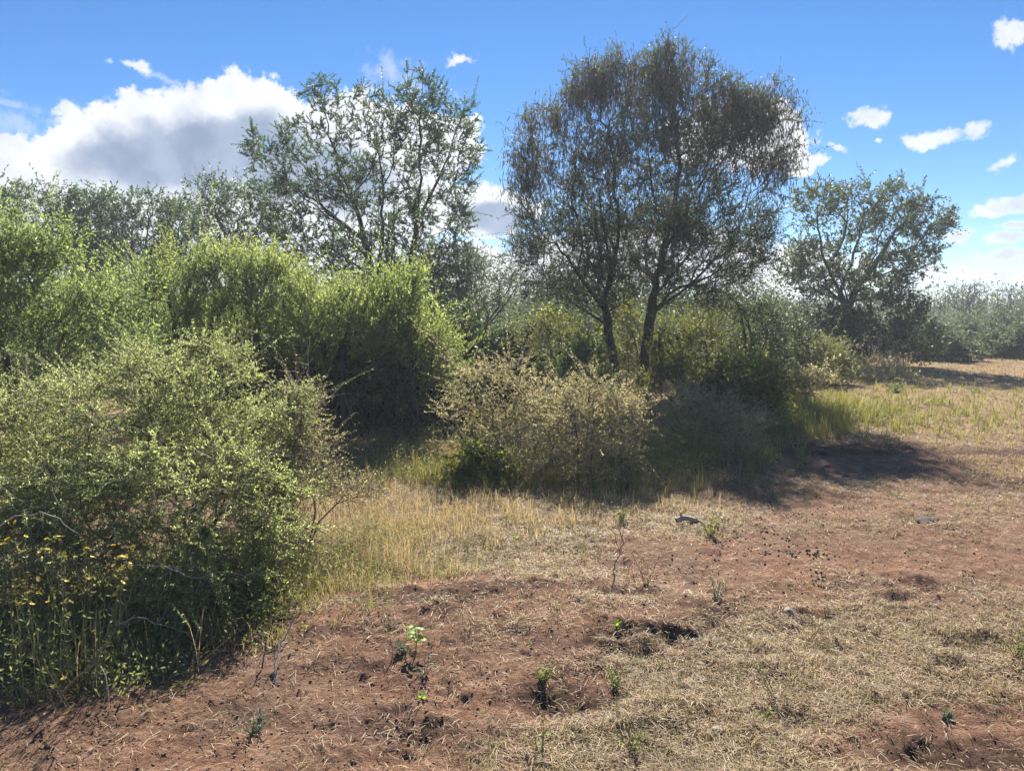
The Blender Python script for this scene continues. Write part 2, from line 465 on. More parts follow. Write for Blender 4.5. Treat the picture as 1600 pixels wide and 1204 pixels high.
# ------------------------------------------------------------------ ground sheet (polar grid, finest close to the camera)
def ground():
    r = [0.25]
    while r[-1] < 420:
        q = r[-1]
        st = .030 if q < 1.8 else (.0052 if q < 9 else (.011 if q < 26 else .06))
        r.append(q * (1 + st))
    r = np.array(r)
    core = np.linspace(-R(52), R(52), 660)
    rest = np.linspace(R(52), R(308), 60)[1:-1]
    th = np.concatenate((core, rest))
    nr, nt = len(r), len(th)
    RR, TT = np.meshgrid(r, th, indexing='ij')
    X, Y = (RR * np.sin(TT)).ravel(), (RR * np.cos(TT)).ravel()
    Z = np.zeros_like(X)
    m = np.hypot(X, Y) < 40
    Z[m] = H(X[m], Y[m])
    V = np.stack((X, Y, Z), 1)
    i = np.arange(nr - 1)[:, None]; j = np.arange(nt)[None, :]; jn = (j + 1) % nt
    q = np.stack((i * nt + j, i * nt + jn, (i + 1) * nt + jn, (i + 1) * nt + j), -1).reshape(-1, 4)[:, ::-1]
    c = len(V)
    V = np.concatenate((V, [[0, 0, Z[:nt].mean()]]))
    jj = np.arange(nt)
    t = np.stack((np.full(nt, c), (jj + 1) % nt, jj), -1)
    me = raw_mesh('ground', V, q, t, smooth=True)
    a = me.attributes.new('litter', 'FLOAT', 'POINT')
    L = np.full(len(V), .75); L[:-1] = np.where(np.hypot(X, Y) < 60, litter(X, Y), .75)
    a.data.foreach_set('value', L.astype(np.float32))
    a2 = me.attributes.new('churn_shade', 'FLOAT', 'POINT')
    Cn = np.zeros(len(V)); Cn[:-1][m] = churn_shade(X[m], Y[m])
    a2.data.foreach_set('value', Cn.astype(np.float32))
    mt, t_, out = newmat('red_soil_and_straw')
    at_ = t_.node('ShaderNodeAttribute'); at_.attribute_name = 'litter'
    tcn = t_.node('ShaderNodeTexCoord'); ob = tcn.outputs['Object']
    n1 = t_.noise(ob, 9, 8, .7).outputs[0]
    n2 = t_.noise(ob, 55, 6, .7).outputs[0]
    n3 = t_.noise(ob, 1.6, 4, .6).outputs[0]
    n5 = t_.noise(ob, 170, 5, .75).outputs[0]
    soil = t_.ramp(t_.math('ADD', t_.math('ADD', t_.math('MULTIPLY', n1, .40), t_.math('MULTIPLY', n2, .32)), t_.math('MULTIPLY', n5, .28)), ((.36, (.080, .046, .033)), (.5, (.205, .126, .084)), (.64, (.40, .285, .205))))
    red = t_.ramp(n3, ((.35, (.88, .88, .9)), (.65, (1.18, 1.0, .95))))
    soil = t_.mix(1.0, soil, red, 'MULTIPLY')
    atc = t_.node('ShaderNodeAttribute'); atc.attribute_name = 'churn_shade'
    damp_shade = t_.ramp(t_.math('ADD', t_.math('MULTIPLY', n1, .4), t_.math('MULTIPLY', n2, .6)), ((.32, (.035, .020, .014)), (.5, (.085, .048, .034)), (.7, (.15, .088, .062))))
    soil = t_.mix(t_.smooth(atc.outputs['Fac'], .05, .75, 0, .92), soil, damp_shade)  # dark tone for churned soil and the mound's painted shade
    mp = t_.node('ShaderNodeMapping'); t_.l.new(ob, mp.inputs[0]); mp.inputs[3].default_value = (1, 2.4, 1)
    n4 = t_.noise(mp.outputs[0], 38, 7, .75, 1.2).outputs[0]
    straw = t_.ramp(n4, ((.3, (.10, .062, .040)), (.5, (.29, .205, .125)), (.68, (.50, .385, .25))))
    green = t_.smooth(t_.noise(ob, .55, 3, .6).outputs[0], .45, .7, 0, .35)
    straw = t_.mix(green, straw, (.19, .185, .075, 1))
    f = t_.smooth(t_.math('ADD', at_.outputs['Fac'], t_.math('MULTIPLY', t_.math('SUBTRACT', n1, .5), 1.3)), .42, .95, 0, .72)
    col = t_.mix(f, soil, straw)
    p = t_.node('ShaderNodeBsdfPrincipled'); t_.l.new(col, p.inputs['Base Color'])
    p.inputs['Roughness'].default_value = .95; p.inputs['Specular IOR Level'].default_value = .1
    b = t_.node('ShaderNodeBump'); b.inputs['Strength'].default_value = .9; b.inputs['Distance'].default_value = .025
    t_.l.new(t_.math('ADD', t_.math('ADD', n2, t_.math('MULTIPLY', n1, .8)), t_.math('MULTIPLY', n5, .35)), b.inputs['Height']); t_.l.new(b.outputs[0], p.inputs['Normal'])
    t_.l.new(p.outputs[0], out.inputs[0])
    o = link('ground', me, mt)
    tag(o, 'red brown soil of the clearing with trampled straw', None, None, 'structure')
ground()

# ------------------------------------------------------------------ growing trees and shrubs
def sample_blobs(blobs, n, rng, shell=0.0, clump=True):
    """blobs: (centre, radii); points spread through the union of ellipsoids"""
    vol = np.array([b[1][0] * b[1][1] * b[1][2] for b in blobs]) ** .8
    pick = rng.choice(len(blobs), n, p=vol / vol.sum())
    d = nrm(rng.normal(size=(n, 3)))
    r = rng.random(n) ** (1 / 3.0)
    r = r * (1 - shell) + shell * rng.uniform(.75, 1.0, n)
    r = r * np.where(rng.random(n) < .10, rng.uniform(1.03, 1.25, n), 1.0)
    C = np.array([b[0] for b in blobs])[pick]; S = np.array([b[1] for b in blobs])[pick]
    X = C + d * r[:, None] * S
    if not clump:
        return X
    lam = 1.15 * float(np.mean([np.mean(b[1]) for b in blobs]))
    K = nrm(rng.normal(size=(7, 3))) * (2 * np.pi / lam); ph = rng.uniform(0, 6.28, 7)
    f = np.sin(X @ K.T + ph).sum(1)
    return X[f > -0.75]
def resample(pts, step):
    pts = np.asarray(pts, float)
    seg = np.linalg.norm(np.diff(pts, axis=0), axis=1); cum = np.concatenate(([0], np.cumsum(seg)))
    n = max(2, int(cum[-1] / step) + 1)
    s = np.linspace(0, cum[-1], n)
    return np.stack([np.interp(s, cum, pts[:, i]) for i in range(3)], 1)
def skeleton(stems, limbs, A, bf, rng, step=0.2, wob=.02):
    P, par, sid, plen = [], [], [], []
    def add(line, root, s):
        line = resample(line, step)
        line[1:-1] += rng.normal(0, wob, line[1:-1].shape)
        prev = root
        for k_, q in enumerate(line):
            if prev == -1:
                plen.append(0.0)
            else:
                plen.append(plen[prev] + np.linalg.norm(q - P[prev]))
            P.append(q); par.append(prev); sid.append(s)
            prev = len(P) - 1
    for s, line in enumerate(stems): add(line, -1, s)
    for line in limbs:
        d = np.linalg.norm(np.array(P) - np.asarray(line[0]), axis=1)
        i = int(np.argmin(d)); add(line[1:], i, sid[i])
    n0, m = len(P), len(A)
    Pn = np.zeros((n0 + m, 3)); Pn[:n0] = P
    par = np.concatenate((np.array(par), np.zeros(m, int))); sid = np.concatenate((np.array(sid), np.zeros(m, int)))
    plen = np.concatenate((np.array(plen), np.zeros(m)))
    D = np.linalg.norm(A[:, None] - Pn[None, :n0], axis=2)
    cost = D + bf * plen[None, :n0]
    # nothing sprouts from the bare foot of a stem
    b = np.argmin(cost, 1); best = cost[np.arange(m), b]; who = b.copy()
    left = np.ones(m, bool)
    for k_ in range(m):
        i = int(np.argmin(np.where(left, best, 1e9)))
        j = n0 + k_
        Pn[j] = A[i]; par[j] = who[i]; sid[j] = sid[who[i]]
        plen[j] = plen[who[i]] + np.linalg.norm(A[i] - Pn[who[i]])
        left[i] = False
        c = np.linalg.norm(A - Pn[j], axis=1) + bf * plen[j]
        u = left & (c < best); best[u] = c[u]; who[u] = j
    return Pn, par, sid, n0
def radii(par, R0, r0):
    n = len(par)
    nt = np.zeros(n)
    ch = np.zeros(n, int)
    np.add.at(ch, par[par >= 0], 1)
    nt[ch == 0] = 1
    order = np.arange(n)[::-1]      # parents always precede children except limbs, which also follow
    for i in order:
        if par[i] >= 0: nt[par[i]] += nt[i]
    N = max(nt[par < 0].max(), 2)
    e = max(1.25, math.log(N) / math.log(R0 / r0))
    r = r0 * nt ** (1 / e)
    main = np.zeros(n, bool); bestc = {}
    for i in range(n):
        p = par[i]
        if p >= 0 and (p not in bestc or nt[i] > nt[bestc[p]]): bestc[p] = i
    main[list(bestc.values())] = True
    return r, main, ch
def wood(P, par, r, main, sel):
    g = Geo()
    i = np.where(sel & (par >= 0))[0]
    if not len(i): return None
    p = par[i]
    d = P[i] - P[p]
    dp = np.where((par[p] >= 0)[:, None], P[p] - P[np.maximum(par[p], 0)], d)
    mn = main[i]
    D0 = np.where(mn[:, None], nrm(nrm(dp) + 1e-6), nrm(d))
    # keep the start ring in the sense of the child when the branch doubles back
    fl = np.sum(D0 * nrm(d), 1) < 0.1
    D0[fl] = nrm(d)[fl]
    r0 = np.where(mn, r[p], np.minimum(r[p], r[i] * 1.15))
    for lo, hi, k_ in ((.035, 9, 9), (.012, .035, 5), (0, .012, 3)):
        s = (r[i] >= lo) & (r[i] < hi)
        tubes(g, P[p][s], D0[s], r0[s], P[i][s], nrm(d)[s], r[i][s], k_)
    return g
def sprays(gw, gl, P, Dout, rng, per, L, up, spread, nleaf, ll, lw, ang, droop=0.0, rt=.003, flat=0.0, tube=True, t0=.1, leafup=.25):
    """twigs with leaves: gw collects twig tubes, gl leaves"""
    P = np.repeat(P, per, 0); Dout = np.repeat(Dout, per, 0)
    n = len(P)
    rd = nrm(rng.normal(size=(n, 3)))
    D = nrm(Dout * (1 - spread) + rd * spread + np.array((0, 0, up)))
    D[:, 2] *= (1 - flat); D = nrm(D)
    Ln = L * rng.uniform(.5, 1.25, n)
    bend = rng.normal(0, .22, (n, 3)); bend[:, 2] -= droop
    p1 = P + D * (Ln * .5)[:, None]
    p2 = P + D * Ln[:, None] + bend * Ln[:, None] * .5
    if tube and gw is not None:
        d1, d2 = p1 - P, p2 - p1
        rr = np.full(n, rt)
        tubes(gw, P, d1, rr, p1, nrm(nrm(d1) + nrm(d2)), rr * .8, 3)
        tubes(gw, p1, nrm(nrm(d1) + nrm(d2)), rr * .8, p2, d2, rr * .4, 3)
    k_ = nleaf
    t = t0 + (1 - t0) * (np.arange(k_)[None, :] + rng.random((n, k_))) / k_
    a = ((1 - t) ** 2)[..., None] * P[:, None] + (2 * t * (1 - t))[..., None] * p1[:, None] + (t ** 2)[..., None] * p2[:, None]
    tg = nrm((2 * (1 - t))[..., None] * (p1 - P)[:, None] + (2 * t)[..., None] * (p2 - p1)[:, None])
    a = a.reshape(-1, 3); tg = tg.reshape(-1, 3); m = len(a)
    side = nrm(np.cross(tg, rng.normal(size=(m, 3))))
    an = ang + rng.normal(0, .3, m)
    ld = nrm(tg * np.cos(an)[:, None] + side * np.sin(an)[:, None] + np.array((0, 0, leafup)) * rng.random(m)[:, None])
    wv = nrm(np.cross(ld, nrm(rng.normal(size=(m, 3)) + np.array((0, 0, 1.1)))))
    s = rng.uniform(.45, 1.5, m)
    diamonds(gl, a, ld, wv, ll * s, lw * s)

def plant(name, label, cat, base, stems, limbs, blobs, seed, leaf, group=None, n=500, bf=.35, R0=.1, r0=.004, sp=None, tw_r=.012,
          wmat='bark', tmat='twig', pods=0, shell=.15, step=.2, wob=.02, crown='crown', trunk='trunk', bare=0, bare_len=.4, extra=None, floor=None, shoots=.06, clump=True):
    """a woody plant: thing > trunk (one per stem), twigs, crown (leaves), optional hanging pods and pale bare twigs"""
    rng = np.random.default_rng(seed)
    base = np.asarray(base, float)
    A = sample_blobs(blobs, int(n * 1.6), rng, shell, clump)
    A = A[:n]
    if floor is not None:
        A[:, 2] = np.maximum(A[:, 2], floor + rng.random(len(A)) * .1)
    P, par, sid, n0 = skeleton(stems, limbs, A, bf, rng, step, wob)
    # relax the branches a little
    for _ in range(2):
        Q = P.copy()
        cs = np.zeros_like(P); cc = np.zeros(len(P))
        np.add.at(cs, par[par >= 0], P[par >= 0]); np.add.at(cc, par[par >= 0], 1)
        ok = (cc > 0) & (par >= 0)
        Q[ok] = P[ok] * .5 + .25 * P[par[ok]] + .25 * cs[ok] / cc[ok][:, None]
        Q[:n0] = P[:n0]
        P = Q
    r, main, ch = radii(par, R0, r0)
    root = thing(name, label, cat, base, group)
    for s in range(len(stems)):
        g = wood(P, par, r, main, sid == s)
        if g: g.build(trunk, M[wmat], root, True, base)
    cen = np.mean([b[0] for b in blobs], 0)
    tips = np.where((r < tw_r) & (np.arange(len(P)) >= n0 * (0 if extra else 1)))[0]
    Dout = nrm(nrm(P[tips] - P[np.maximum(par[tips], 0)]) + .5 * nrm(P[tips] - cen))
    gw, gl = Geo(), Geo()
    sprays(gw, gl, P[tips], Dout, rng, **sp)
    if shoots:
        # stray shoots that break the outline
        pick = rng.choice(len(tips), max(4, int(len(tips) * shoots)), replace=False)
        q = dict(sp); q.update(per=1, L=sp['L'] * 2.3, spread=.35, nleaf=int(sp['nleaf'] * 1.7), droop=sp.get('droop', 0) + .15)
        sprays(gw, gl, P[tips][pick], nrm(Dout[pick] + nrm(P[tips][pick] - cen)), rng, **q)
    if gw.n: gw.build('twigs', M[tmat], root, False, base)
    gl.build(crown, M[leaf], root, False, base)
    if pods:
        # slender pods hanging from the outer shoots
        out = nrm(P[tips] - cen)
        wgt = np.clip(np.linalg.norm((P[tips] - cen), axis=1) / 2.4, .05, 1.5) ** 1.6 * np.clip((P[tips][:, 2] - 2.6) / 2.0, .03, 1.0)
        c = rng.choice(len(tips), pods, p=wgt / wgt.sum())
        a = P[tips][c] + nrm(rng.normal(size=(pods, 3))) * (rng.random(pods) * .38)[:, None]
        dd = nrm(np.stack((rng.normal(0, .22, pods), rng.normal(0, .22, pods), -np.ones(pods)), 1))
        L = rng.uniform(.08, .17, pods)
        mid = a + dd * (L * .5)[:, None]; wv = nrm(np.cross(dd, rng.normal(size=(pods, 3))))
        end = mid + nrm(dd + wv * .25) * (L * .5)[:, None]
        hw = rng.uniform(.0065, .0105, pods)[:, None]
        thick = np.cross(dd, wv) * .002
        V = np.stack((a, mid + wv * hw + thick, end, mid - wv * hw - thick), 1)
        gp = Geo(); gp.add(V.reshape(-1, 3), np.arange(pods * 4).reshape(-1, 4))
        o = gp.build('hanging_pods', M['pod'], root, False, base)
        tag(o, 'clusters of dry brown pods hanging from the shoots', None, None, 'stuff')
    if bare:
        wb = np.linalg.norm((P[tips] - cen) / (P[tips].std(0) + .05), axis=1) ** 2; wb = wb / wb.sum()
        for _ in range(bare):
            gb = Geo()
            i = rng.choice(tips, p=wb)
            p = P[i].copy(); d = nrm(rng.normal(size=3) * .6 + nrm(P[i] - cen) + np.array((0, -.25, .12)))
            pts = [p]
            for q in range(5):
                d = nrm(d + rng.normal(0, .34, 3)); p = p + d * bare_len / 5 * rng.uniform(.7, 1.3); pts.append(p)
                if q in (1, 2, 3) and rng.random() < .6:
                    e = nrm(d + rng.normal(0, .6, 3)); q1 = p + e * bare_len * .16; q2 = q1 + nrm(e + rng.normal(0, .3, 3)) * bare_len * .14
                    polytube(gb, [p, q1, q2], .0016, .0008, 3)
            polytube(gb, pts, .0026, .0010, 4)
            gb.build('bare_twig', M['pale'], root, False, base)
    return root

def B(px, py, rx, ry, Y, dy=None):
    """crown lobe: centre on the ray at depth Y, radii from pixels at that depth"""
    s = Y / F
    return (ptY(px, py, Y), np.array((rx * s, (max(rx, ry) * s if dy is None else dy), ry * s)))
def line(Y, *pp, dy=0.0):
    n = len(pp)
    return [ptY(px, py, Y + (dy * i / max(1, n - 1))) for i, (px, py) in enumerate(pp)]

LEAF_FINE = dict(per=3, L=.30, up=.15, spread=.55, nleaf=14, ll=.046, lw=.0085, ang=.9, droop=.2)

# ---- the big podded tree right of the middle, two dark stems
def big_tree():
    Y = 14.6
    b = at(982, 616); b[1] = Y; b[0] = ptY(982, 616, Y)[0]; b[2] = hz(b[0], Y) - .03
    stA = line(Y, (972, 625), (962, 575), (950, 530), (946, 475), (958, 415), (968, 350), (960, 280), (950, 200))
    stB = line(Y, (996, 628), (1003, 575), (1012, 520), (1020, 465), (1034, 410), (1048, 345), (1062, 270), (1060, 190))
    stA[0][2] = b[2] - .05; stB[0][2] = b[2] - .05
    limbs = [line(Y, (950, 490), (905, 430), (860, 370), (830, 300), dy=-1.2), line(Y, (1020, 460), (1075, 400), (1140, 340), (1190, 280), dy=.8),
             line(Y, (1030, 430), (1100, 415), (1180, 405), dy=-1.2), line(Y, (962, 400), (930, 330), (895, 250), (880, 190), dy=1.2),
             line(Y, (1046, 360), (1100, 280), (1140, 200), dy=-1.4), line(Y, (948, 510), (890, 470), (835, 440), dy=.6), line(Y, (1040, 390), (1020, 300), (1010, 180), dy=-1.6),
             line(Y, (955, 430), (940, 340), (930, 240), dy=-1.8)]
    bl = [B(1000, 285, 130, 100, Y, 2.0), B(955, 135, 38, 48, Y, .9), B(1000, 155, 50, 60, Y, 1.1), B(1078, 115, 36, 38, Y, .8), B(1060, 180, 60, 50, Y, 1.2), B(900, 175, 44, 44, Y, .9), B(850, 215, 44, 42, Y, .9),
          B(818, 280, 30, 60, Y, .8), B(870, 300, 60, 60, Y, 1.2), B(1130, 195, 45, 48, Y, .9), B(1195, 165, 42, 30, Y, .8), B(1215, 220, 34, 42, Y, .8), B(1150, 270, 70, 50, Y, 1.3), B(1205, 300, 36, 42, Y, .9),
          B(1110, 355, 95, 45, Y, 1.5), B(1170, 385, 46, 32, Y, 1.), B(885, 385, 66, 48, Y, 1.3), B(826, 385, 28, 46, Y, .8), B(1000, 380, 110, 56, Y, 1.8), B(900, 440, 60, 30, Y, 1.3), B(1085, 432, 80, 30, Y, 1.6),
          B(1155, 410, 50, 26, Y, 1.2), B(985, 430, 56, 30, Y, 1.5), B(1036, 125, 34, 48, Y, .9), B(918, 140, 36, 36, Y, .8), B(1120, 160, 34, 36, Y, .8), B(1160, 190, 40, 40, Y, .9), B(930, 468, 50, 22, Y, 1.2), B(1075, 462, 56, 22, Y, 1.2), B(860, 450, 46, 24, Y, 1.)]
    bl = bl + bl[14:] + [bl[0]]
    plant('acacia_tree', 'tallest broad dark tree on two stems, its shoots hung with brown pods', 'tree', b, [stA, stB], limbs, bl, 11, 'acacia',
          n=2700, bf=.32, R0=.098, r0=.0032, tw_r=.010, pods=27000, shell=.25, clump=False,
          sp=dict(per=4, L=.36, up=.2, spread=.55, nleaf=21, ll=.036, lw=.0078, ang=.9, droop=.25))
big_tree()

# ---- the open-crowned tree left of the middle
def left_tree():
    Y = 17.5
    b = ptY(600, 590, Y); b[2] = hz(b[0], Y) - .03
    st = line(Y, (604, 640), (600, 560), (592, 480), (585, 430), (570, 370), (552, 310), (530, 265), (512, 200), (507, 150))
    st2 = line(Y, (632, 640), (622, 560), (625, 480), (642, 410), (653, 340), (655, 270), (656, 200), (660, 130))
    st[0][2] = b[2] - .05; st2[0][2] = b[2] - .05
    limbs = [line(Y, (588, 445), (597, 380), (598, 310), (592, 240), (585, 180), dy=-.6), line(Y, (572, 375), (510, 330), (450, 285), (400, 235), dy=.6),
             line(Y, (585, 430), (520, 390), (460, 360), dy=-.9), line(Y, (650, 350), (690, 270), (715, 200), dy=.7), line(Y, (625, 480), (690, 420), (730, 370), dy=-.8),
             line(Y, (598, 330), (630, 280), (640, 230), dy=1.2), line(Y, (553, 310), (500, 290), (460, 270), dy=-1.)]
    bl = [B(507, 165, 34, 45, Y, .6), B(480, 225, 48, 38, Y, .8), B(425, 250, 40, 24, Y, .7), B(400, 225, 20, 22, Y, .4), B(575, 165, 34, 28, Y, .6), B(560, 240, 42, 50, Y, .9),
          B(655, 150, 42, 38, Y, .7), B(640, 225, 50, 55, Y, 1.0), B(705, 190, 40, 38, Y, .7), B(715, 265, 38, 40, Y, .7), B(600, 320, 70, 45, Y, 1.1), B(495, 300, 60, 38, Y, .9),
          B(690, 340, 55, 38, Y, .9), B(500, 370, 60, 35, Y, .9), B(600, 400, 90, 40, Y, 1.1), B(460, 290, 50, 24, Y, .7), B(735, 230, 20, 25, Y, .4), B(700, 410, 60, 30, Y, .8), B(560, 435, 90, 34, Y, 1.1), B(670, 445, 60, 32, Y, 1.0), B(470, 415, 60, 28, Y, 1.0), B(440, 350, 40, 30, Y, .7)]
    plant('acacia_tree', 'open crowned tree left of the tallest one, ragged top against the white cloud', 'tree', b, [st, st2], limbs, bl, 23, 'acacia_blue',
          n=1500, bf=.36, R0=.12, r0=.0038, tw_r=.011, shell=.2, clump=False,
          sp=dict(per=4, L=.27, up=.2, spread=.6, nleaf=40, ll=.037, lw=.0085, ang=.9, droop=.1))
left_tree()

# ---- tree at the far end of the clearing
def right_tree():
    Y = 23.0
    b = ptY(1325, 560, Y); b[2] = hz(b[0], Y) - .03
    st = line(Y, (1326, 575), (1326, 520), (1322, 485), (1345, 440), (1372, 405), (1400, 360), (1415, 320))
    st[0][2] = -.1
    limbs = [line(Y, (1322, 490), (1312, 455), (1330, 410), (1345, 360), (1350, 310), dy=.8), line(Y, (1318, 470), (1290, 450), (1250, 430), dy=-1.),
             line(Y, (1312, 455), (1285, 400), (1278, 350), (1275, 310), dy=-.8), line(Y, (1375, 405), (1430, 385), (1470, 370), dy=.6), line(Y, (1345, 440), (1390, 425), (1430, 420), dy=-1)]
    bl = [B(1280, 320, 42, 35, Y, 1.0), B(1345, 310, 45, 26, Y, 1.), B(1410, 315, 40, 32, Y, 1.), B(1440, 350, 42, 32, Y, .9), B(1370, 355, 60, 30, Y, 1.2), B(1275, 405, 55, 28, Y, 1.2),
          B(1300, 440, 60, 24, Y, 1.2), B(1380, 415, 60, 24, Y, 1.2), B(1415, 300, 14, 22, Y, .4), B(1465, 345, 18, 20, Y, .5), B(1380, 455, 50, 30, Y, 1.2), B(1245, 425, 30, 20, Y, .8), B(1430, 395, 40, 14, Y, .8)]
    plant('acacia_tree', 'spreading dark tree beyond the tallest one, at the far end of the clearing', 'tree', b, [st], limbs, bl, 31, 'acacia',
          n=800, bf=.36, R0=.17, r0=.005, tw_r=.015, shell=.2,
          sp=dict(per=3, L=.40, up=.15, spread=.6, nleaf=17, ll=.075, lw=.019, ang=.9, droop=.1))
right_tree()

# ---- smaller trees behind
def small_tree(px, Ybase, Y, top, blobs, seed, label, leaf='acacia_blue', n=320, group=None, sp=None):
    b = ptY(px, Ybase, Y); b[2] = hz(b[0], Y) - .03
    p0 = b.copy(); p0[2] -= .05
    c = np.mean([q[0] for q in blobs], 0)
    tp = ptY(px, top, Y)
    st = [p0, p0 + np.array((.05, 0, .35 * (tp[2] - p0[2]))), p0 * .35 + c * .65, c * .6 + tp * .4]
    rng = np.random.default_rng(seed + 7)
    limbs = []
    for q in blobs[:5]:
        s = p0 + (c - p0) * rng.uniform(.45, .75)
        limbs.append([s, s * .5 + q[0] * .5 + rng.normal(0, .12, 3), q[0]])
    return plant('acacia_tree', label, 'tree', b, [st], limbs, blobs, seed, leaf, group=group, n=n, bf=.35, R0=.09, r0=.0045, tw_r=.012, shell=.2,
                 sp=sp or dict(per=3, L=.34, up=.2, spread=.6, nleaf=11, ll=.065, lw=.017, ang=.9, droop=.1))
Y = 20.5
small_tree(365, 560, Y, 270, [B(320, 300, 36, 26, Y, .6), B(370, 320, 50, 40, Y, .9), B(415, 320, 34, 40, Y, .7), B(360, 365, 70, 40, Y, .9), B(400, 375, 50, 40, Y, .8), B(300, 330, 24, 24, Y, .5)], 41,
           'small airy tree left of the open crowned one, half hidden by bright feathery shrubs', n=420)
small_tree(745, 560, 17, 390, [B(710, 415, 55, 34, 17, .8), B(765, 440, 50, 36, 17, .8), B(690, 470, 50, 36, 17, .8), B(800, 460, 46, 34, 17, .7), B(740, 480, 70, 40, 17, .9), B(660, 430, 40, 30, 17, .6)], 43,
           'thin grey green tree filling the gap between the two main trees', leaf='acacia', n=420, sp=dict(per=3, L=.32, up=.1, spread=.65, nleaf=8, ll=.055, lw=.012, ang=.9, droop=.1))
Y = 20
bt = small_tree(60, 560, Y, 290, [B(30, 320, 45, 32, Y, .8), B(85, 330, 48, 34, Y, .8), B(60, 370, 80, 44, Y, 1.1), B(20, 400, 50, 40, Y, .9), B(100, 400, 50, 40, Y, .9)], 47,
                'hazy tree at the left edge, behind the tall yellowish bush', n=420, group='hazy trees behind the left thicket')
def bt_at(px, Y, rz, sc, label):
    q = ptY(px, 560, Y)
    dup(bt, (q[0], Y, hz(q[0], Y) - .03), rz, sc, label, 'hazy trees behind the left thicket')
bt_at(150, 20.5, 2.1, (1.0, 1.0, .98), 'hazy tree second from the left edge, above the yellowish bush')
bt_at(225, 21, 4.0, (1.05, 1.0, 1.0), 'hazy tree between its two neighbours, above the bright feathery shrubs')
bt_at(290, 22, 5.1, (.9, .9, .97), 'hazy tree just left of the small airy tree')
bt_at(-60, 19, 1.0, 1.0, 'hazy tree cut off by the left edge of the picture')

# ---- bright feathery shrubs in the left middle
def shrub(name, label, cat, px, Y, blobs, seed, leaf, group=None, n=300, stems=5, R0=.03, sp=None, bare=0, bare_len=.35, r0=.0025, tmat='thorntwig', foot=.12, wmat='twig', bf=.3, shell=.1, floor=None, tw_r=.009, pale_len=None):
    b = np.array((ptY(px, 600, Y)[0], Y, 0.0)); b[2] = hz(b[0], Y) - .02
    rng = np.random.default_rng(seed + 99)
    ss = []
    for i in range(stems):
        q = blobs[i % len(blobs)][0]
        p0 = b + np.array((rng.normal(0, foot), rng.normal(0, foot), -.03))
        e = q + rng.normal(0, .12, 3)
        m = p0 * .45 + e * .55 + np.array((rng.normal(0, .06), rng.normal(0, .06), .12 * (e[2] - p0[2])))
        ss.append([p0, m, e])
    return plant(name, label, cat, b, ss, [], blobs, seed, leaf, group=group, n=n, bf=bf, R0=R0, r0=r0, tw_r=tw_r, sp=sp, wmat=wmat, tmat=tmat,
                 shell=shell, step=.15, wob=.012, crown='foliage', trunk='stem', bare=bare, bare_len=bare_len, extra=True, floor=floor, shoots=.12)
PLUME = dict(per=3, L=.42, up=.6, spread=.5, nleaf=36, ll=.032, lw=.0055, ang=1.0, droop=.0, leafup=.5)
FG = 'bright feathery shrubs in front of the trees'
shrub('feathery_shrub', 'bright feathery shrub under the small airy tree, broadest of the row', 'shrub', 290, 10.0, [B(300, 455, 70, 45, 10, .6), B(330, 410, 24, 22, 10, .2), B(270, 420, 22, 20, 10.1, .2), B(215, 450, 34, 30, 10.2, .3), B(250, 500, 70, 55, 10, .6), B(330, 530, 80, 60, 10, .6)], 51, 'feather', FG, n=420, sp=PLUME, R0=.05, wmat='bark')
shrub('feathery_shrub', 'bright feathery shrub with dark shaded lower stems, second of the row', 'shrub', 410, 9.8, [B(400, 455, 50, 38, 9.8, .5), B(350, 430, 26, 26, 9.9, .25), B(445, 440, 24, 24, 9.7, .22), B(440, 500, 60, 50, 9.8, .5)], 52, 'feather', FG, n=300, sp=PLUME, R0=.05, wmat='bark')
shrub('feathery_shrub', 'brightest feathery shrub, in front of the trunks of the open crowned tree', 'shrub', 540, 9.2, [B(540, 500, 60, 36, 9.2, .5), B(500, 545, 50, 50, 9.2, .45), B(580, 540, 60, 40, 9.2, .45), B(480, 470, 18, 26, 9.3, .2), B(565, 470, 22, 26, 9.2, .2), B(605, 505, 22, 22, 9.1, .2)], 53, 'feather', FG, n=340, sp=PLUME, R0=.05, wmat='bark')
shrub('feathery_shrub', 'narrow feathery shrub at the right end of the row, its tip pointing up', 'shrub', 625, 9.5, [B(628, 480, 32, 34, 9.5, .35), B(630, 530, 48, 40, 9.5, .4), B(660, 570, 55, 46, 9.5, .4), B(642, 452, 12, 20, 9.5, .12), B(672, 525, 22, 22, 9.4, .2)], 54, 'feather', FG, n=300, sp=PLUME, R0=.045, wmat='bark')

# ---- tall yellowish bush at the left edge
shrub('tall_bush', 'tall yellowish bush at the left edge, taller than the thornbush before it', 'shrub', 40, 7.6,
      [B(20, 390, 75, 50, 7.6, .6), B(100, 455, 80, 60, 7.6, .6), B(10, 480, 100, 90, 7.6, .7), B(110, 560, 90, 80, 7.6, .6), B(20, 600, 90, 90, 7.6, .6), B(-60, 440, 80, 120, 7.6, .6), B(170, 520, 50, 60, 7.6, .5)], 61, 'yellowgreen',
      n=680, sp=dict(per=3, L=.40, up=.4, spread=.55, nleaf=34, ll=.030, lw=.0065, ang=1.0, droop=.1), R0=.045)

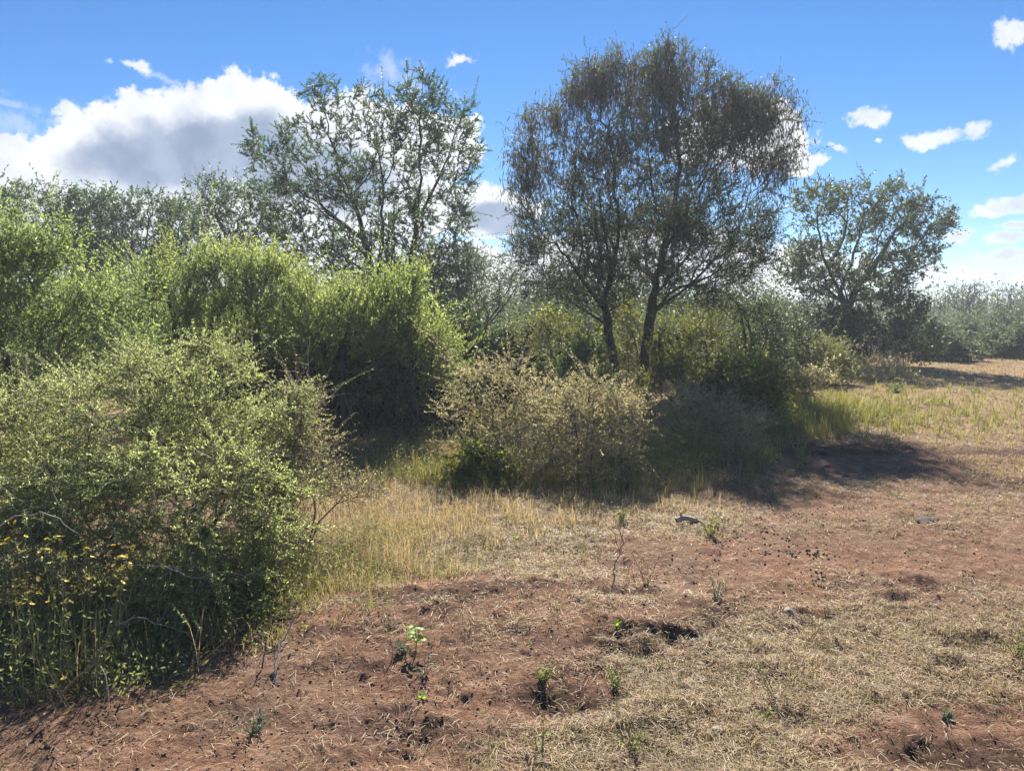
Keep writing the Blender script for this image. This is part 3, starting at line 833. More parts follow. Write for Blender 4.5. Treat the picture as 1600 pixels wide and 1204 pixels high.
# ---- thornbushes in the left foreground
THORN = dict(per=4, L=.19, up=.14, spread=.6, nleaf=40, ll=.0125, lw=.0023, ang=1.05, droop=.1, rt=.0018, flat=.45)
shrub('thornbush', 'large olive thornbush in the left foreground, crossed by pale bare twigs', 'thornbush', 270, 4.5,
      [B(300, 630, 85, 70, 4.7, .3), B(180, 680, 110, 90, 4.5, .32), B(390, 700, 80, 70, 4.7, .4), B(280, 760, 150, 80, 4.1, .3), B(120, 790, 100, 80, 4.0, .28), B(390, 800, 90, 70, 4.2, .35), B(250, 840, 140, 40, 3.85, .22), B(330, 880, 110, 40, 3.85, .25), B(120, 850, 90, 40, 3.75, .25), B(260, 920, 90, 30, 3.7, .18), B(330, 560, 40, 30, 4.9, .2), B(225, 580, 45, 36, 4.8, .25), B(440, 640, 40, 34, 4.8, .2), B(130, 610, 40, 40, 4.7, .2), B(380, 590, 30, 24, 4.9, .15)], 71, 'thorn',
      n=1150, stems=9, R0=.016, r0=.0016, sp=THORN, bare=95, bare_len=.30, tw_r=.006, floor=.05)
shrub('thornbush', 'olive thornbush at the left edge, beside the yellow flowers', 'thornbush', 10, 4.4,
      [B(40, 680, 90, 80, 4.6, .4), B(-40, 720, 110, 110, 4.5, .45), B(20, 790, 110, 80, 4.1, .4), B(-30, 860, 110, 70, 3.8, .35), B(50, 850, 90, 50, 3.75, .28)], 72, 'thorn',
      n=650, stems=7, R0=.016, r0=.0016, sp=THORN, bare=40, bare_len=.3, tw_r=.006, floor=.05)
shrub('thornbush', 'straggling thorny sprays reaching right from the big olive thornbush', 'thornbush', 440, 4.8,
      [B(450, 690, 40, 45, 4.9, .25), B(480, 740, 45, 40, 4.8, .25), B(430, 770, 60, 60, 4.7, .3), B(520, 760, 26, 18, 4.9, .2), B(470, 640, 22, 40, 5.0, .2), B(440, 840, 60, 50, 4.6, .3), B(560, 765, 30, 14, 5.0, .2), B(505, 690, 24, 20, 5.0, .18)], 73, 'tan',
      n=420, stems=6, R0=.012, r0=.0015, sp=dict(THORN, nleaf=18), bare=26, bare_len=.36, tw_r=.006, floor=.05)

# ---- thornbushes in the middle, before the two stems
MIDT = dict(per=3, L=.26, up=.25, spread=.65, nleaf=34, ll=.018, lw=.0036, ang=1.05, droop=.15, rt=.002, flat=.35)
MG = 'pale thornbushes before the big tree'
shrub('thornbush', 'pale tan thornbush with visible brown stems, before the left stem of the big tree', 'thornbush', 785, 7.6,
      [B(775, 585, 55, 26, 7.7, .35), B(820, 600, 40, 24, 7.8, .3), B(735, 615, 30, 40, 7.6, .25), B(840, 645, 50, 40, 7.5, .35), B(785, 650, 70, 34, 7.6, .35), B(755, 690, 50, 30, 7.5, .3), B(715, 650, 24, 26, 7.6, .2), B(840, 700, 60, 40, 7.4, .3)], 81, 'tan', MG,
      n=250, stems=9, R0=.022, r0=.0018, sp=MIDT, bare=14, bare_len=.3, tw_r=.006)
shrub('thornbush', 'low rounded tan thornbush right of its taller twin, arching to the right', 'thornbush', 915, 7.2,
      [B(905, 610, 42, 22, 7.3, .3), B(945, 635, 50, 28, 7.3, .3), B(870, 650, 45, 34, 7.2, .35), B(980, 655, 36, 26, 7.2, .25), B(920, 690, 90, 40, 7.1, .35), B(890, 730, 80, 28, 7.0, .3), B(975, 715, 40, 30, 7.1, .25)], 82, 'tan', MG,
      n=290, stems=9, R0=.018, r0=.0018, sp=MIDT, bare=26, bare_len=.3, tw_r=.006)
shrub('thornbush', 'dull grey brown bush in the shade right of the tan thornbushes', 'thornbush', 1090, 8.6,
      [B(1080, 640, 60, 40, 8.7, .4), B(1040, 680, 50, 45, 8.5, .4), B(1120, 680, 65, 45, 8.6, .4), B(1160, 660, 40, 40, 8.9, .4), B(1080, 710, 60, 30, 8.4, .35)], 83, 'greybrown',
      n=360, stems=8, R0=.016, r0=.0018, sp=MIDT, bare=10, bare_len=.3, tw_r=.006)

# ---- leafy shrubs round the feet of the big tree
BROAD = dict(per=3, L=.36, up=.3, spread=.65, nleaf=16, ll=.042, lw=.0115, ang=1.0, droop=.15)
BGp = 'leafy shrubs round the foot of the big tree'
shrub('leafy_shrub', 'yellow green leafy shrub behind the stems of the big tree', 'shrub', 985, 17.0, [B(985, 500, 40, 30, 17, .6), B(960, 550, 60, 40, 17, .6), B(1010, 560, 60, 40, 17, .6), B(1050, 530, 40, 35, 17, .6)], 91, 'broad', BGp, n=260, sp=BROAD)
shrub('leafy_shrub', 'leafy shrub with yellow leaves right of the stems of the big tree', 'shrub', 1110, 16.2, [B(1090, 550, 60, 45, 16.2, .6), B(1150, 570, 55, 40, 16.2, .6), B(1060, 580, 50, 36, 16.2, .6), B(1110, 510, 45, 30, 16.2, .5)], 92, 'broad', BGp, n=260, sp=BROAD)
shrub('leafy_shrub', 'leafy shrub with yellow leaves left of the stems of the big tree', 'shrub', 875, 16.5, [B(870, 515, 45, 36, 16.5, .6), B(905, 560, 50, 40, 16.5, .6), B(835, 550, 45, 40, 16.5, .6)], 93, 'broad', BGp, n=220, sp=BROAD)
shrub('leafy_shrub', 'leafy shrub with creepers hugging the right stem of the big tree', 'shrub', 1050, 13.6, [B(1050, 560, 34, 40, 13.6, .4), B(1075, 600, 45, 34, 13.5, .45), B(1030, 605, 34, 26, 13.4, .4), B(1110, 620, 40, 28, 13.3, .4)], 97, 'broad', BGp, n=240, sp=BROAD)
shrub('leafy_shrub', 'leafy shrub hiding the foot of the left stem of the big tree', 'shrub', 915, 13.4, [B(915, 560, 30, 34, 13.4, .4), B(880, 590, 45, 34, 13.4, .4), B(930, 605, 36, 26, 13.4, .4), B(850, 610, 40, 30, 13.2, .4)], 98, 'yellowgreen', BGp, n=240, sp=dict(BROAD, ll=.045, lw=.012, nleaf=18))
shrub('leafy_shrub', 'yellowish leafy bush between the shaded grey brown bush and the far tree', 'shrub', 1160, 12.0, [B(1150, 600, 40, 36, 12, .45), B(1120, 630, 40, 30, 12, .4), B(1185, 635, 30, 30, 12, .4)], 99, 'broad', BGp, n=220, sp=dict(BROAD, ll=.045, lw=.013))
shrub('leafy_shrub', 'slender leafy shrub at the right edge of the thicket, above bright grass', 'shrub', 1190, 10.4, [B(1180, 610, 26, 40, 10.4, .3), B(1205, 600, 18, 30, 10.4, .25), B(1190, 650, 34, 36, 10.4, .3)], 94, 'broad', BGp, n=150, sp=dict(BROAD, L=.28, ll=.042, lw=.013))
shrub('leafy_shrub', 'low leafy shrub at the foot of the tall tan thornbush', 'shrub', 745, 7.0, [B(745, 725, 26, 30, 7.0, .25), B(775, 735, 22, 22, 7.0, .2), B(720, 745, 20, 16, 7.0, .2)], 95, 'broad', BGp, n=110, sp=dict(BROAD, L=.2, ll=.034, lw=.010))
shrub('leafy_shrub', 'dark drooping shrub under the right crown of the big tree', 'shrub', 1170, 15.4, [B(1150, 475, 50, 26, 15.4, .7), B(1195, 510, 42, 40, 15.4, .7), B(1180, 560, 46, 36, 15.4, .7)], 96, 'acacia', BGp, n=260, sp=dict(BROAD, nleaf=16))

# ---- dark undergrowth trees behind the feathery shrubs
DK = dict(per=3, L=.36, up=.1, spread=.7, nleaf=16, ll=.055, lw=.015, ang=1.0, droop=.25)
DG = 'dark bushes between the tree trunks'
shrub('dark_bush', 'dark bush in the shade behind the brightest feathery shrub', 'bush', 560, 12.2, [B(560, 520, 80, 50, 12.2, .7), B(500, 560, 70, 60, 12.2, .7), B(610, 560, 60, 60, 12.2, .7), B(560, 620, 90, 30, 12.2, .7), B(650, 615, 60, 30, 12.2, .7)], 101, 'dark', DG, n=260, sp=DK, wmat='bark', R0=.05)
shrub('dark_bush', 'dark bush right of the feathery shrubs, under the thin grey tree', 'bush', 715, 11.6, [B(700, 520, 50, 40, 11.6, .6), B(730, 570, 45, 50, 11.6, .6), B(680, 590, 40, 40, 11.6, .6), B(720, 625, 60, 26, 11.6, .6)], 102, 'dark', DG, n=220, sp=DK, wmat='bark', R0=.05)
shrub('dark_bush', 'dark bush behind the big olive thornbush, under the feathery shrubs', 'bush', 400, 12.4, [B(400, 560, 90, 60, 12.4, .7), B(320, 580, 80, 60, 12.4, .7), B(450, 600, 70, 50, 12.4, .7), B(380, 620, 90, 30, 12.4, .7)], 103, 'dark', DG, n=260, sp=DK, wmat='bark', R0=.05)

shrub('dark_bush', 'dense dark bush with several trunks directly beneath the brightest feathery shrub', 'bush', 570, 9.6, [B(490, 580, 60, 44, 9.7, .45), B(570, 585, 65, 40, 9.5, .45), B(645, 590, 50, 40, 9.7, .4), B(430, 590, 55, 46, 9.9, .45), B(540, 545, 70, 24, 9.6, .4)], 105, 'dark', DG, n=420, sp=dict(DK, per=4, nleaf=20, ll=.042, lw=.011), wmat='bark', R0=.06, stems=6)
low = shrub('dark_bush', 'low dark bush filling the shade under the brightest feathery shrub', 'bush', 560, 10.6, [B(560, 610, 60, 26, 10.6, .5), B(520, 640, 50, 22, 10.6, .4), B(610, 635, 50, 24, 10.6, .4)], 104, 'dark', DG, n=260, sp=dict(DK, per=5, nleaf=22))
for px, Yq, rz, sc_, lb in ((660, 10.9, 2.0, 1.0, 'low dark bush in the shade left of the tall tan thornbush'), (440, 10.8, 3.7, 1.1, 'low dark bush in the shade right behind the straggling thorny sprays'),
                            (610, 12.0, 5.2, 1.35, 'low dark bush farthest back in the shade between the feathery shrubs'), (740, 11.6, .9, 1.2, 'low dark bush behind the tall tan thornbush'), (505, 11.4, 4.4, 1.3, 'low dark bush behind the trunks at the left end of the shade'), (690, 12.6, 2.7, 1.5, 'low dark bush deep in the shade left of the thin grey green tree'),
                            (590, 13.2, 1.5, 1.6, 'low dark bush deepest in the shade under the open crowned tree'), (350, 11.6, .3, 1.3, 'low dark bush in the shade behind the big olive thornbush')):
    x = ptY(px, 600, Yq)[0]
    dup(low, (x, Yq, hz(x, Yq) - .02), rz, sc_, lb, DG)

# ---- bushes along the edge to the right
EG = 'bushes along the right edge of the thicket'
EB = dict(per=3, L=.36, up=.3, spread=.55, nleaf=16, ll=.06, lw=.015, ang=1.0, droop=.1)
shrub('edge_bush', 'grey bush between the big tree and the far tree', 'bush', 1215, 18, [B(1215, 510, 45, 34, 18, .8), B(1190, 550, 50, 36, 18, .8), B(1240, 550, 40, 34, 18, .8)], 111, 'acacia', EG, n=200, sp=EB)
shrub('edge_bush', 'feathery green bush lit by the sun, before the far tree', 'bush', 1275, 17, [B(1275, 555, 45, 24, 17, .7), B(1240, 580, 40, 22, 17, .6), B(1305, 580, 40, 22, 17, .6)], 112, 'weed', EG, n=220, sp=dict(EB, ll=.045, lw=.009, nleaf=24))
shrub('edge_bush', 'dry brownish bush before the foot of the far tree', 'bush', 1370, 18, [B(1370, 580, 40, 18, 18, .7), B(1330, 592, 40, 16, 18, .6), B(1400, 584, 22, 12, 18, .5)], 113, 'tan', EG, n=170, sp=dict(EB, nleaf=8, ll=.05, lw=.01))
shrub('edge_bush', 'low sparse bush with arching sprays at the thicket edge, above bright grass', 'bush', 1255, 12, [B(1245, 605, 26, 14, 12, .35), B(1275, 598, 22, 12, 12, .3)], 114, 'tan', EG, n=80, sp=dict(EB, L=.3, nleaf=12, ll=.04, lw=.009))
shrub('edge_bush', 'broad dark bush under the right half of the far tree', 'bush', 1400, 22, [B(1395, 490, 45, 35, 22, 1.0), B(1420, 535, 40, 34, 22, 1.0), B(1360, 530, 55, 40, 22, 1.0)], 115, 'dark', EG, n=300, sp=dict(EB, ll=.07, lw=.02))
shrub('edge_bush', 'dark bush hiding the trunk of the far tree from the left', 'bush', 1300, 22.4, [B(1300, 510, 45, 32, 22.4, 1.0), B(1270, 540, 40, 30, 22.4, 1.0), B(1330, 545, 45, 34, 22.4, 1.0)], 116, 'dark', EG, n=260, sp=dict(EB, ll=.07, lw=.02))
shrub('edge_bush', 'tiny green bush standing alone on the clearing before the far tree', 'bush', 1398, 15, [B(1398, 612, 12, 5, 15, .15)], 117, 'weed', EG, n=24, sp=dict(per=3, L=.12, up=.3, spread=.6, nleaf=10, ll=.04, lw=.010, ang=1.0), stems=3)
FB = 'green bushes at the far end of the clearing'
fb = shrub('far_bush', 'rounded green bush at the far end, right of the far tree', 'bush', 1475, 25, [B(1475, 540, 30, 24, 25, .9), B(1460, 555, 26, 16, 25, .8), B(1495, 550, 26, 18, 25, .8)], 121, 'acacia', FB, n=240, sp=dict(EB, ll=.08, lw=.022))
for px, Y, rz, sc, lb in ((1548, 27, 2.2, .8, 'small dark green bush at the far end, between two taller ones'), (1585, 26, 3.9, 1.05, 'far bush nearest the right edge, dark at its foot'), (1520, 32, 1.1, 1.15, 'far bush behind the small dark one'),
                          (1620, 29, 5.0, 1.2, 'far bush cut off by the right edge of the picture'), (1440, 31, .6, 1.25, 'far bush peeping out behind the broad dark bush'), (1565, 38, 2.9, 1.5, 'tallest far bush, standing behind the others')):
    x = ptY(px, 560, Y)[0]
    dup(fb, (x, Y, hz(x, Y) - .02), rz, sc, lb, FB)

# ---- bare trees on the skyline
def bare_tree(px, Y, top, seed, label, blobs):
    b = np.array((ptY(px, 560, Y)[0], Y, -.03))
    p0 = b.copy(); p0[2] -= .1
    c = np.mean([q[0] for q in blobs], 0)
    plant('bare_tree', label, 'tree', b, [[p0, p0 * .5 + c * .5, c]], [], blobs, seed, 'greybrown', group='leafless trees on the skyline', n=170, bf=.4, R0=.16, r0=.012, tw_r=.02, shell=.5,
          sp=dict(per=3, L=.5, up=.3, spread=.5, nleaf=1, ll=.05, lw=.01, ang=.9, rt=.008), wmat='twig')
bare_tree(1510, 46, 440, 131, 'leafless tree on the skyline right of the far tree', [B(1500, 460, 26, 16, 46, 1.0), B(1525, 458, 18, 14, 46, .8), B(1510, 475, 30, 12, 46, 1.0)])
bare_tree(1580, 50, 445, 132, 'leafless tree on the skyline nearest the right edge', [B(1575, 465, 24, 16, 50, 1.0), B(1595, 468, 20, 14, 50, .8), B(1580, 478, 30, 12, 50, 1.)])

# ------------------------------------------------------------------ masses nobody could count
def mass(name, label, mat, pts, rng, ll, lw, per, spread, stick=None):
    P = np.repeat(pts, per, 0) + rng.normal(size=(len(pts) * per, 3)) * spread
    P[:, 2] = np.maximum(P[:, 2], .02)
    n = len(P)
    g = Geo()
    d = nrm(rng.normal(size=(n, 3)) + np.array((0, 0, .4)))
    s = rng.uniform(.5, 1.3, n)
    diamonds(g, P, d, nrm(np.cross(d, rng.normal(size=(n, 3)))), ll * s, lw * s)
    o = g.build(name, M[mat])
    tag(o, label, name.replace('_', ' '), None, 'stuff')
    return o
def far_wood():
    rng = np.random.default_rng(7)
    n = 5200
    th = rng.uniform(-R(46), R(46), n); r = 44 + 90 * rng.random(n) ** 1.3
    x, y = r * np.sin(th), r * np.cos(th)
    top = .2 + 4.2 * fbm(x, y, .10, 4, 61) ** 1.8 + .010 * (r - 44)
    z = top * rng.random(n) ** .75
    mass('far_woodland', 'hazy grey green woodland along the horizon beyond the clearing', 'acacia', np.stack((x, y, z), 1), rng, .19, .055, 60, np.array((.7, .7, .35)))
    n = 2600      # twiggy tops
    th = rng.uniform(-R(46), R(46), n); r = 48 + 60 * rng.random(n)
    x, y = r * np.sin(th), r * np.cos(th)
    g = Geo()
    top = 1.2 + 1.8 * fbm(x, y, .12, 3, 61) + .012 * (r - 44)
    P0 = np.stack((x, y, top * .4), 1); P1 = P0 + np.stack((rng.normal(0, .4, n), rng.normal(0, .4, n), top * .55 + rng.random(n) * .7), 1)
    tubes(g, P0, P1 - P0, np.full(n, .03), P1, P1 - P0, np.full(n, .008), 3)
    o = g.build('far_twigs', M['twig']); tag(o, 'bare grey twigs standing out of the far woodland', 'twigs', None, 'stuff')
far_wood()
def thicket():
    rng = np.random.default_rng(8)
    n = 3800
    x = rng.uniform(-19, 8.5, n); y = 19.5 + 8 * rng.random(n) + np.clip(x, 0, 9) * .2
    top = .9 + 3.0 * fbm(x, y, .45, 3, 66) ** 1.3
    z = top * rng.random(n) ** .8
    mass('thicket', 'dim green thicket filling the gaps behind the trees', 'acacia', np.stack((x, y, z), 1), rng, .085, .022, 70, np.array((.30, .30, .22)))
thicket()
def undergrowth():
    rng = np.random.default_rng(9)
    pts = []
    for (px, py, sx, sy, n, h) in ((640, 690, .9, .8, 230, .22), (560, 720, .6, .5, 120, .2), (900, 735, .7, .3, 130, .2), (800, 745, .5, .25, 110, .2), (1000, 725, .5, .4, 100, .25), (300, 930, .35, .22, 150, .18),
                                   (420, 910, .35, .2, 120, .16), (120, 1010, .3, .25, 170, .22), (60, 960, .3, .2, 140, .25), (200, 960, .35, .2, 170, .22), (330, 980, .28, .12, 90, .1), (160, 1060, .2, .1, 60, .08), (1150, 690, .5, .4, 100, .2), (540, 860, .3, .2, 60, .1)):
        c = at(px, py)
        p = c + np.stack((rng.normal(0, sx, n), rng.normal(0, sy, n), np.zeros(n)), 1)
        p[:, 2] = H(p[:, 0], p[:, 1]) + h * rng.random(n) ** .9
        pts.append(p)
    mass('undergrowth', 'tangled low green undergrowth at the foot of the bushes', 'weed', np.concatenate(pts), rng, .026, .0042, 40, np.array((.06, .06, .04)))
undergrowth()

def blades(name, label, cat, mat, areas, seed):
    rng = np.random.default_rng(seed)
    g = Geo()
    for (px, py, sx, sy, n, L, wd, lean, tuft) in areas:
        c = at(px, py)
        nt = max(1, n // tuft)
        tp = np.stack((rng.normal(c[0], sx, nt), rng.normal(c[1], sy, nt)), 1)
        q = np.repeat(tp, tuft, 0) + rng.normal(0, .025, (nt * tuft, 2))
        hh = np.repeat(rng.uniform(.55, 1.25, nt), tuft)
        m = len(q)
        P = np.stack((q[:, 0], q[:, 1], H(q[:, 0], q[:, 1]) - .005), 1)
        ribbons(g, P, rng.uniform(0, 2 * np.pi, m), L * hh * rng.uniform(.5, 1.2, m), wd * rng.uniform(.7, 1.3, m), np.abs(rng.normal(0, lean, m)), rng.uniform(.1, 1.1, m), rng)
    o = g.build(name, M[mat])
    return tag(o, label, cat, None, 'stuff')
blades('golden_grass', 'tall dry golden grass at the edge of the thicket', 'grass', 'gold',
       [(560, 890, .22, .18, 1000, .28, .0011, .6, 9), (600, 850, .30, .3, 1000, .26, .0012, .6, 9), (680, 830, .35, .3, 850, .21, .0012, .65, 9), (510, 930, .2, .12, 550, .18, .0011, .65, 8),
        (450, 900, .2, .15, 450, .24, .0011, .6, 8), (760, 820, .4, .3, 800, .17, .002, .5, 9), (860, 800, .6, .25, 850, .13, .002, .5, 9), (980, 780, .6, .25, 800, .12, .002, .5, 9), (640, 790, .5, .3, 850, .2, .0013, .65, 9),
        (540, 800, .25, .3, 600, .3, .0013, .6, 8), (100, 1010, .35, .25, 800, .3, .0013, .5, 5), (220, 980, .35, .2, 450, .24, .0013, .5, 5), (330, 940, .3, .15, 500, .22, .0013, .5, 5), (600, 720, .7, .4, 700, .3, .002, .5, 7)], 201)
blades('green_grass', 'sunlit green grass along the right edge of the thicket', 'grass', 'greengrass',
       [(1230, 650, .7, .6, 4200, .36, .0034, .3, 16), (1290, 650, 1.0, .8, 3600, .26, .0036, .35, 16), (1200, 670, .5, .5, 2600, .36, .0032, .3, 16), (1350, 640, 1.3, 1.2, 3200, .20, .004, .4, 14), (1060, 720, .5, .4, 1600, .30, .003, .3, 14),
        (1420, 615, 1.8, 1.6, 2000, .16, .005, .5, 12), (720, 840, .45, .3, 600, .11, .0018, .5, 8), (600, 900, .3, .15, 700, .12, .0016, .5, 8), (740, 750, .5, .25, 1500, .20, .002, .55, 9), (660, 740, .8, .5, 2400, .24, .002, .5, 9), (880, 755, .9, .25, 2600, .20, .002, .55, 9), (350, 960, .35, .15, 900, .12, .0016, .4, 12), (450, 930, .35, .18, 700, .12, .0016, .4, 12),
        (90, 1010, .35, .25, 1700, .25, .0017, .35, 12), (230, 960, .4, .2, 1500, .2, .0016, .35, 12), (250, 1020, .25, .1, 500, .1, .0015, .4, 10)], 202)

def short_grass():
    rng = np.random.default_rng(203)
    n = 60000
    th = rng.uniform(R(-5), R(44), n); r = 8.5 + 24 * rng.random(n) ** 1.2
    x, y = r * np.sin(th), r * np.cos(th)
    k_ = (rng.random(n) < np.clip(litter(x, y) * 1.5 - .45, 0, 1)) & (x > (y - 8.5) * .22 + 1.0)
    x, y, r = x[k_], y[k_], r[k_]
    g = Geo(); m = len(x)
    ribbons(g, np.stack((x, y, H(x, y)), 1), rng.uniform(0, 6.28, m), rng.uniform(.03, .11, m), .0022 + .00022 * r, np.abs(rng.normal(.2, .5, m)), rng.uniform(0, 1.2, m), rng)
    o = g.build('short_grass', M['shortgrass']); tag(o, 'short yellowing grass over the far half of the clearing', 'grass', None, 'stuff')
short_grass()

def straw():
    rng = np.random.default_rng(204)
    n = 430000
    th = rng.uniform(-R(42), R(42), n); r = 2.0 + 11.0 * rng.random(n) ** 1.55
    x, y = r * np.sin(th), r * np.cos(th)
    lit = litter(x, y)
    k_ = rng.random(n) < np.clip(lit * 1.5 - .46, .08, .9)
    x, y, r = x[k_], y[k_], r[k_]; m = len(x)
    z = H(x, y)
    az = rng.uniform(0, 2 * np.pi, m)
    L = .015 + .05 * rng.random(m) ** 1.8; wd = .00055 + .00021 * r * rng.uniform(.5, 1.3, m)
    el = np.abs(rng.normal(0, .28, m))
    D = np.stack((np.cos(az) * np.cos(el), np.sin(az) * np.cos(el), np.sin(el)), 1)
    bend = rng.normal(0, .16, m)
    S = np.stack((-np.sin(az), np.cos(az), rng.normal(0, .35, m)), 1); S = nrm(S)
    P0 = np.stack((x, y, z + .002 + .012 * rng.random(m)), 1)
    P1 = P0 + D * (L * .5)[:, None]
    P2 = P1 + nrm(D + S * bend[:, None] - np.array((0, 0, 1)) * np.sin(el)[:, None] * 1.2) * (L * .5)[:, None]
    wv = S * wd[:, None]
    V = np.stack((P0 + wv, P0 - wv, P1 + wv, P1 - wv, P2 + wv * .4, P2 - wv * .4), 1)
    b = (np.arange(m) * 6)[:, None]
    g = Geo(); g.add(V.reshape(-1, 3), np.concatenate((b + np.array((0, 1, 3, 2)), b + np.array((2, 3, 5, 4)))))
    o = g.build('straw_litter', M['straw']); tag(o, 'trampled pale straw strewn over the clearing', 'straw', None, 'stuff')
    # upright stubble and green shoots in loose tufts
    g2, g3, g4 = Geo(), Geo(), Geo()
    for gg, nt, tf, Lm, lo in ((g2, 19000, 10, .048, .45), (g3, 5200, 9, .05, .35), (g4, 9000, 10, .055, .55)):
        th = rng.uniform(-R(40), R(42), nt); r = 2.1 + 8 * rng.random(nt) ** 1.4
        x, y = r * np.sin(th), r * np.cos(th)
        k_ = rng.random(nt) < np.clip(litter(x, y) * 1.5 - lo, .0, 1)
        x, y, r = np.repeat(x[k_], tf), np.repeat(y[k_], tf), np.repeat(r[k_], tf); m = len(x)
        x = x + rng.normal(0, .018, m); y = y + rng.normal(0, .018, m)
        ribbons(gg, np.stack((x, y, H(x, y) - .003), 1), rng.uniform(0, 6.28, m), Lm * rng.uniform(.4, 1.3, m), .0005 + .0002 * r, np.abs(rng.normal(.75, .45, m)), rng.uniform(.1, 1.1, m), rng)
    o = g2.build('stubble', M['straw']); tag(o, 'grazed stubble tufts standing in the straw', 'stubble', None, 'stuff')
    o = g4.build('yellowing_tufts', M['shortgrass']); tag(o, 'yellowing grass tufts mixed through the straw', 'grass', None, 'stuff')
    o = g3.build('green_shoots', M['weed']); tag(o, 'scattered green shoots among the straw', 'shoots', None, 'stuff')
straw()

def lumps(name, label, cat, mat, P, r, rng, squash=.7):
    """irregular little lumps, one mesh"""
    ico_v = np.array([(0, 0, 1)] + [(math.cos(a) * .89, math.sin(a) * .89, .45) for a in np.arange(5) * 2 * math.pi / 5] + [(math.cos(a) * .89, math.sin(a) * .89, -.45) for a in (np.arange(5) + .5) * 2 * math.pi / 5] + [(0, 0, -1)])
    f = [(0, i + 1, (i + 1) % 5 + 1) for i in range(5)] + [(i + 1, i + 6, (i + 1) % 5 + 1) for i in range(5)] + [((i + 1) % 5 + 1, i + 6, (i + 1) % 5 + 6) for i in range(5)] + [(11, (i + 1) % 5 + 6, i + 6) for i in range(5)]
    n = len(P)
    a = rng.uniform(0, 6.28, n); c, s = np.cos(a), np.sin(a)
    V = ico_v[None] * rng.uniform(.65, 1.25, (n, 12, 1)) * r[:, None, None]
    sx = rng.uniform(.7, 1.4, n)[:, None]
    vx, vy = V[..., 0] * sx, V[..., 1] / sx
    W = np.stack((vx * c[:, None] - vy * s[:, None], vx * s[:, None] + vy * c[:, None], V[..., 2] * squash), -1) + P[:, None]
    T = np.array(f)[None] + (np.arange(n) * 12)[:, None, None]
    g = Geo(); g.add(W.reshape(-1, 3), None, T.reshape(-1, 3))
    o = g.build(name, M[mat], None, True)
    return tag(o, label, cat, None, 'stuff')
def debris():
    rng = np.random.default_rng(205)
    n = 34000
    th = rng.uniform(-R(40), R(40), n); r = 2.1 + 8 * rng.random(n) ** 1.5
    x, y = r * np.sin(th), r * np.cos(th)
    k_ = rng.random(n) < np.clip(1.05 - litter(x, y) * 1.3, .05, 1)
    x, y = x[k_], y[k_]
    px = [np.stack((x, y), 1)]
    for c, rr, dp in PITS:
        q = rng.normal(size=(34, 2)) * rr * np.array((1.5, 1.1)) + c[:2]; px.append(q)
    q = np.concatenate(px); m = len(q)
    rr = .0014 + .0055 * rng.random(m) ** 4
    P = np.stack((q[:, 0], q[:, 1], H(q[:, 0], q[:, 1]) + rr * .3), 1)
    lumps('soil_crumbs', 'crumbs and clods of red soil kicked up by hooves', 'soil crumbs', 'clod', P, rr, rng)
    px = []
    for (ax, ay, s, k_) in ((1270, 868, .10, 70), (1235, 862, .16, 50), (1190, 838, .14, 50), (1150, 840, .12, 40), (1285, 905, .10, 70), (1185, 865, .14, 40), (1150, 808, .2, 40), (1300, 815, .25, 40), (1490, 885, .3, 50), (1520, 1045, .12, 60), (1560, 950, .12, 30),
                            (1100, 880, .3, 50), (1250, 800, .6, 70), (1060, 930, .3, 40), (640, 1150, .1, 20), (1350, 780, .6, 50), (1200, 750, .8, 60)):
        c = at(ax, ay); k_ = int(k_ * .5); px.append(rng.normal(size=(k_, 2)) * np.array((s, s * .7)) + c[:2])
    q = np.concatenate(px); m = len(q)
    rr = rng.uniform(.005, .0095, m)
    P = np.stack((q[:, 0], q[:, 1], H(q[:, 0], q[:, 1]) + rr * .5), 1)
    lumps('dung_pellets', 'black animal droppings scattered over the bare soil', 'droppings', 'dung', P, rr, rng, .85)
debris()

# ------------------------------------------------------------------ small things on the clearing
def gpt(px, py):
    p = at(px, py); p[2] = hz(p[0], p[1]); 
    return p
def weed(name, label, px, py, h, seed, mat='weed', group=None, stems=6, nleaf=14, ll=.02, lw=.0028, lean=.55, smat='stem', cat='weed'):
    rng = np.random.default_rng(seed)
    b = gpt(px, py)
    root = thing(name, label, cat, b, group)
    gs, gl = Geo(), Geo()
    for _ in range(stems):
        az = rng.uniform(0, 6.28); d = nrm(np.array((math.cos(az) * lean, math.sin(az) * lean, 1.0)))
        L = h * rng.uniform(.6, 1.05); pts = [b + rng.normal(0, .006, 3) * np.array((1, 1, 0)) - np.array((0, 0, .01))]
        for _k in range(4):
            d = nrm(d + rng.normal(0, .12, 3)); pts.append(pts[-1] + d * L / 4)
        polytube(gs, pts, .0018, .0007, 4)
        pts = np.array(pts)
        t = rng.uniform(.5, 4, nleaf); i = np.minimum(t.astype(int), 3); f = (t - i)[:, None]
        P = pts[i] * (1 - f) + pts[i + 1] * f
        dd = nrm(nrm(pts[i + 1] - pts[i]) * .7 + nrm(rng.normal(size=(nleaf, 3))) * .9)
        s = rng.uniform(.6, 1.3, nleaf)
        diamonds(gl, P, dd, np.cross(dd, rng.normal(size=(nleaf, 3))), ll * s, lw * s)
    gs.build('stalk', M[smat], root, False, b); gl.build('leaves', M[mat], root, False, b)
    return root
WG = 'small weeds on the clearing'
weed('weed', 'thin pale weed beside the churned soil in the middle', 665, 1075, .10, 301, 'silver', WG)
weed('weed', 'grey silvery weed on bare soil near the bottom left', 398, 1150, .10, 302, 'silver', WG, 12, 26, .02, .0022, .7)
weed('weed', 'upright green weed at the bottom middle', 845, 1180, .14, 303, 'weed', WG, 5)
weed('weed', 'dark green upright weed in the straw, right of the flat tan stone', 1210, 1095, .16, 304, 'weed', WG, 3, 26)
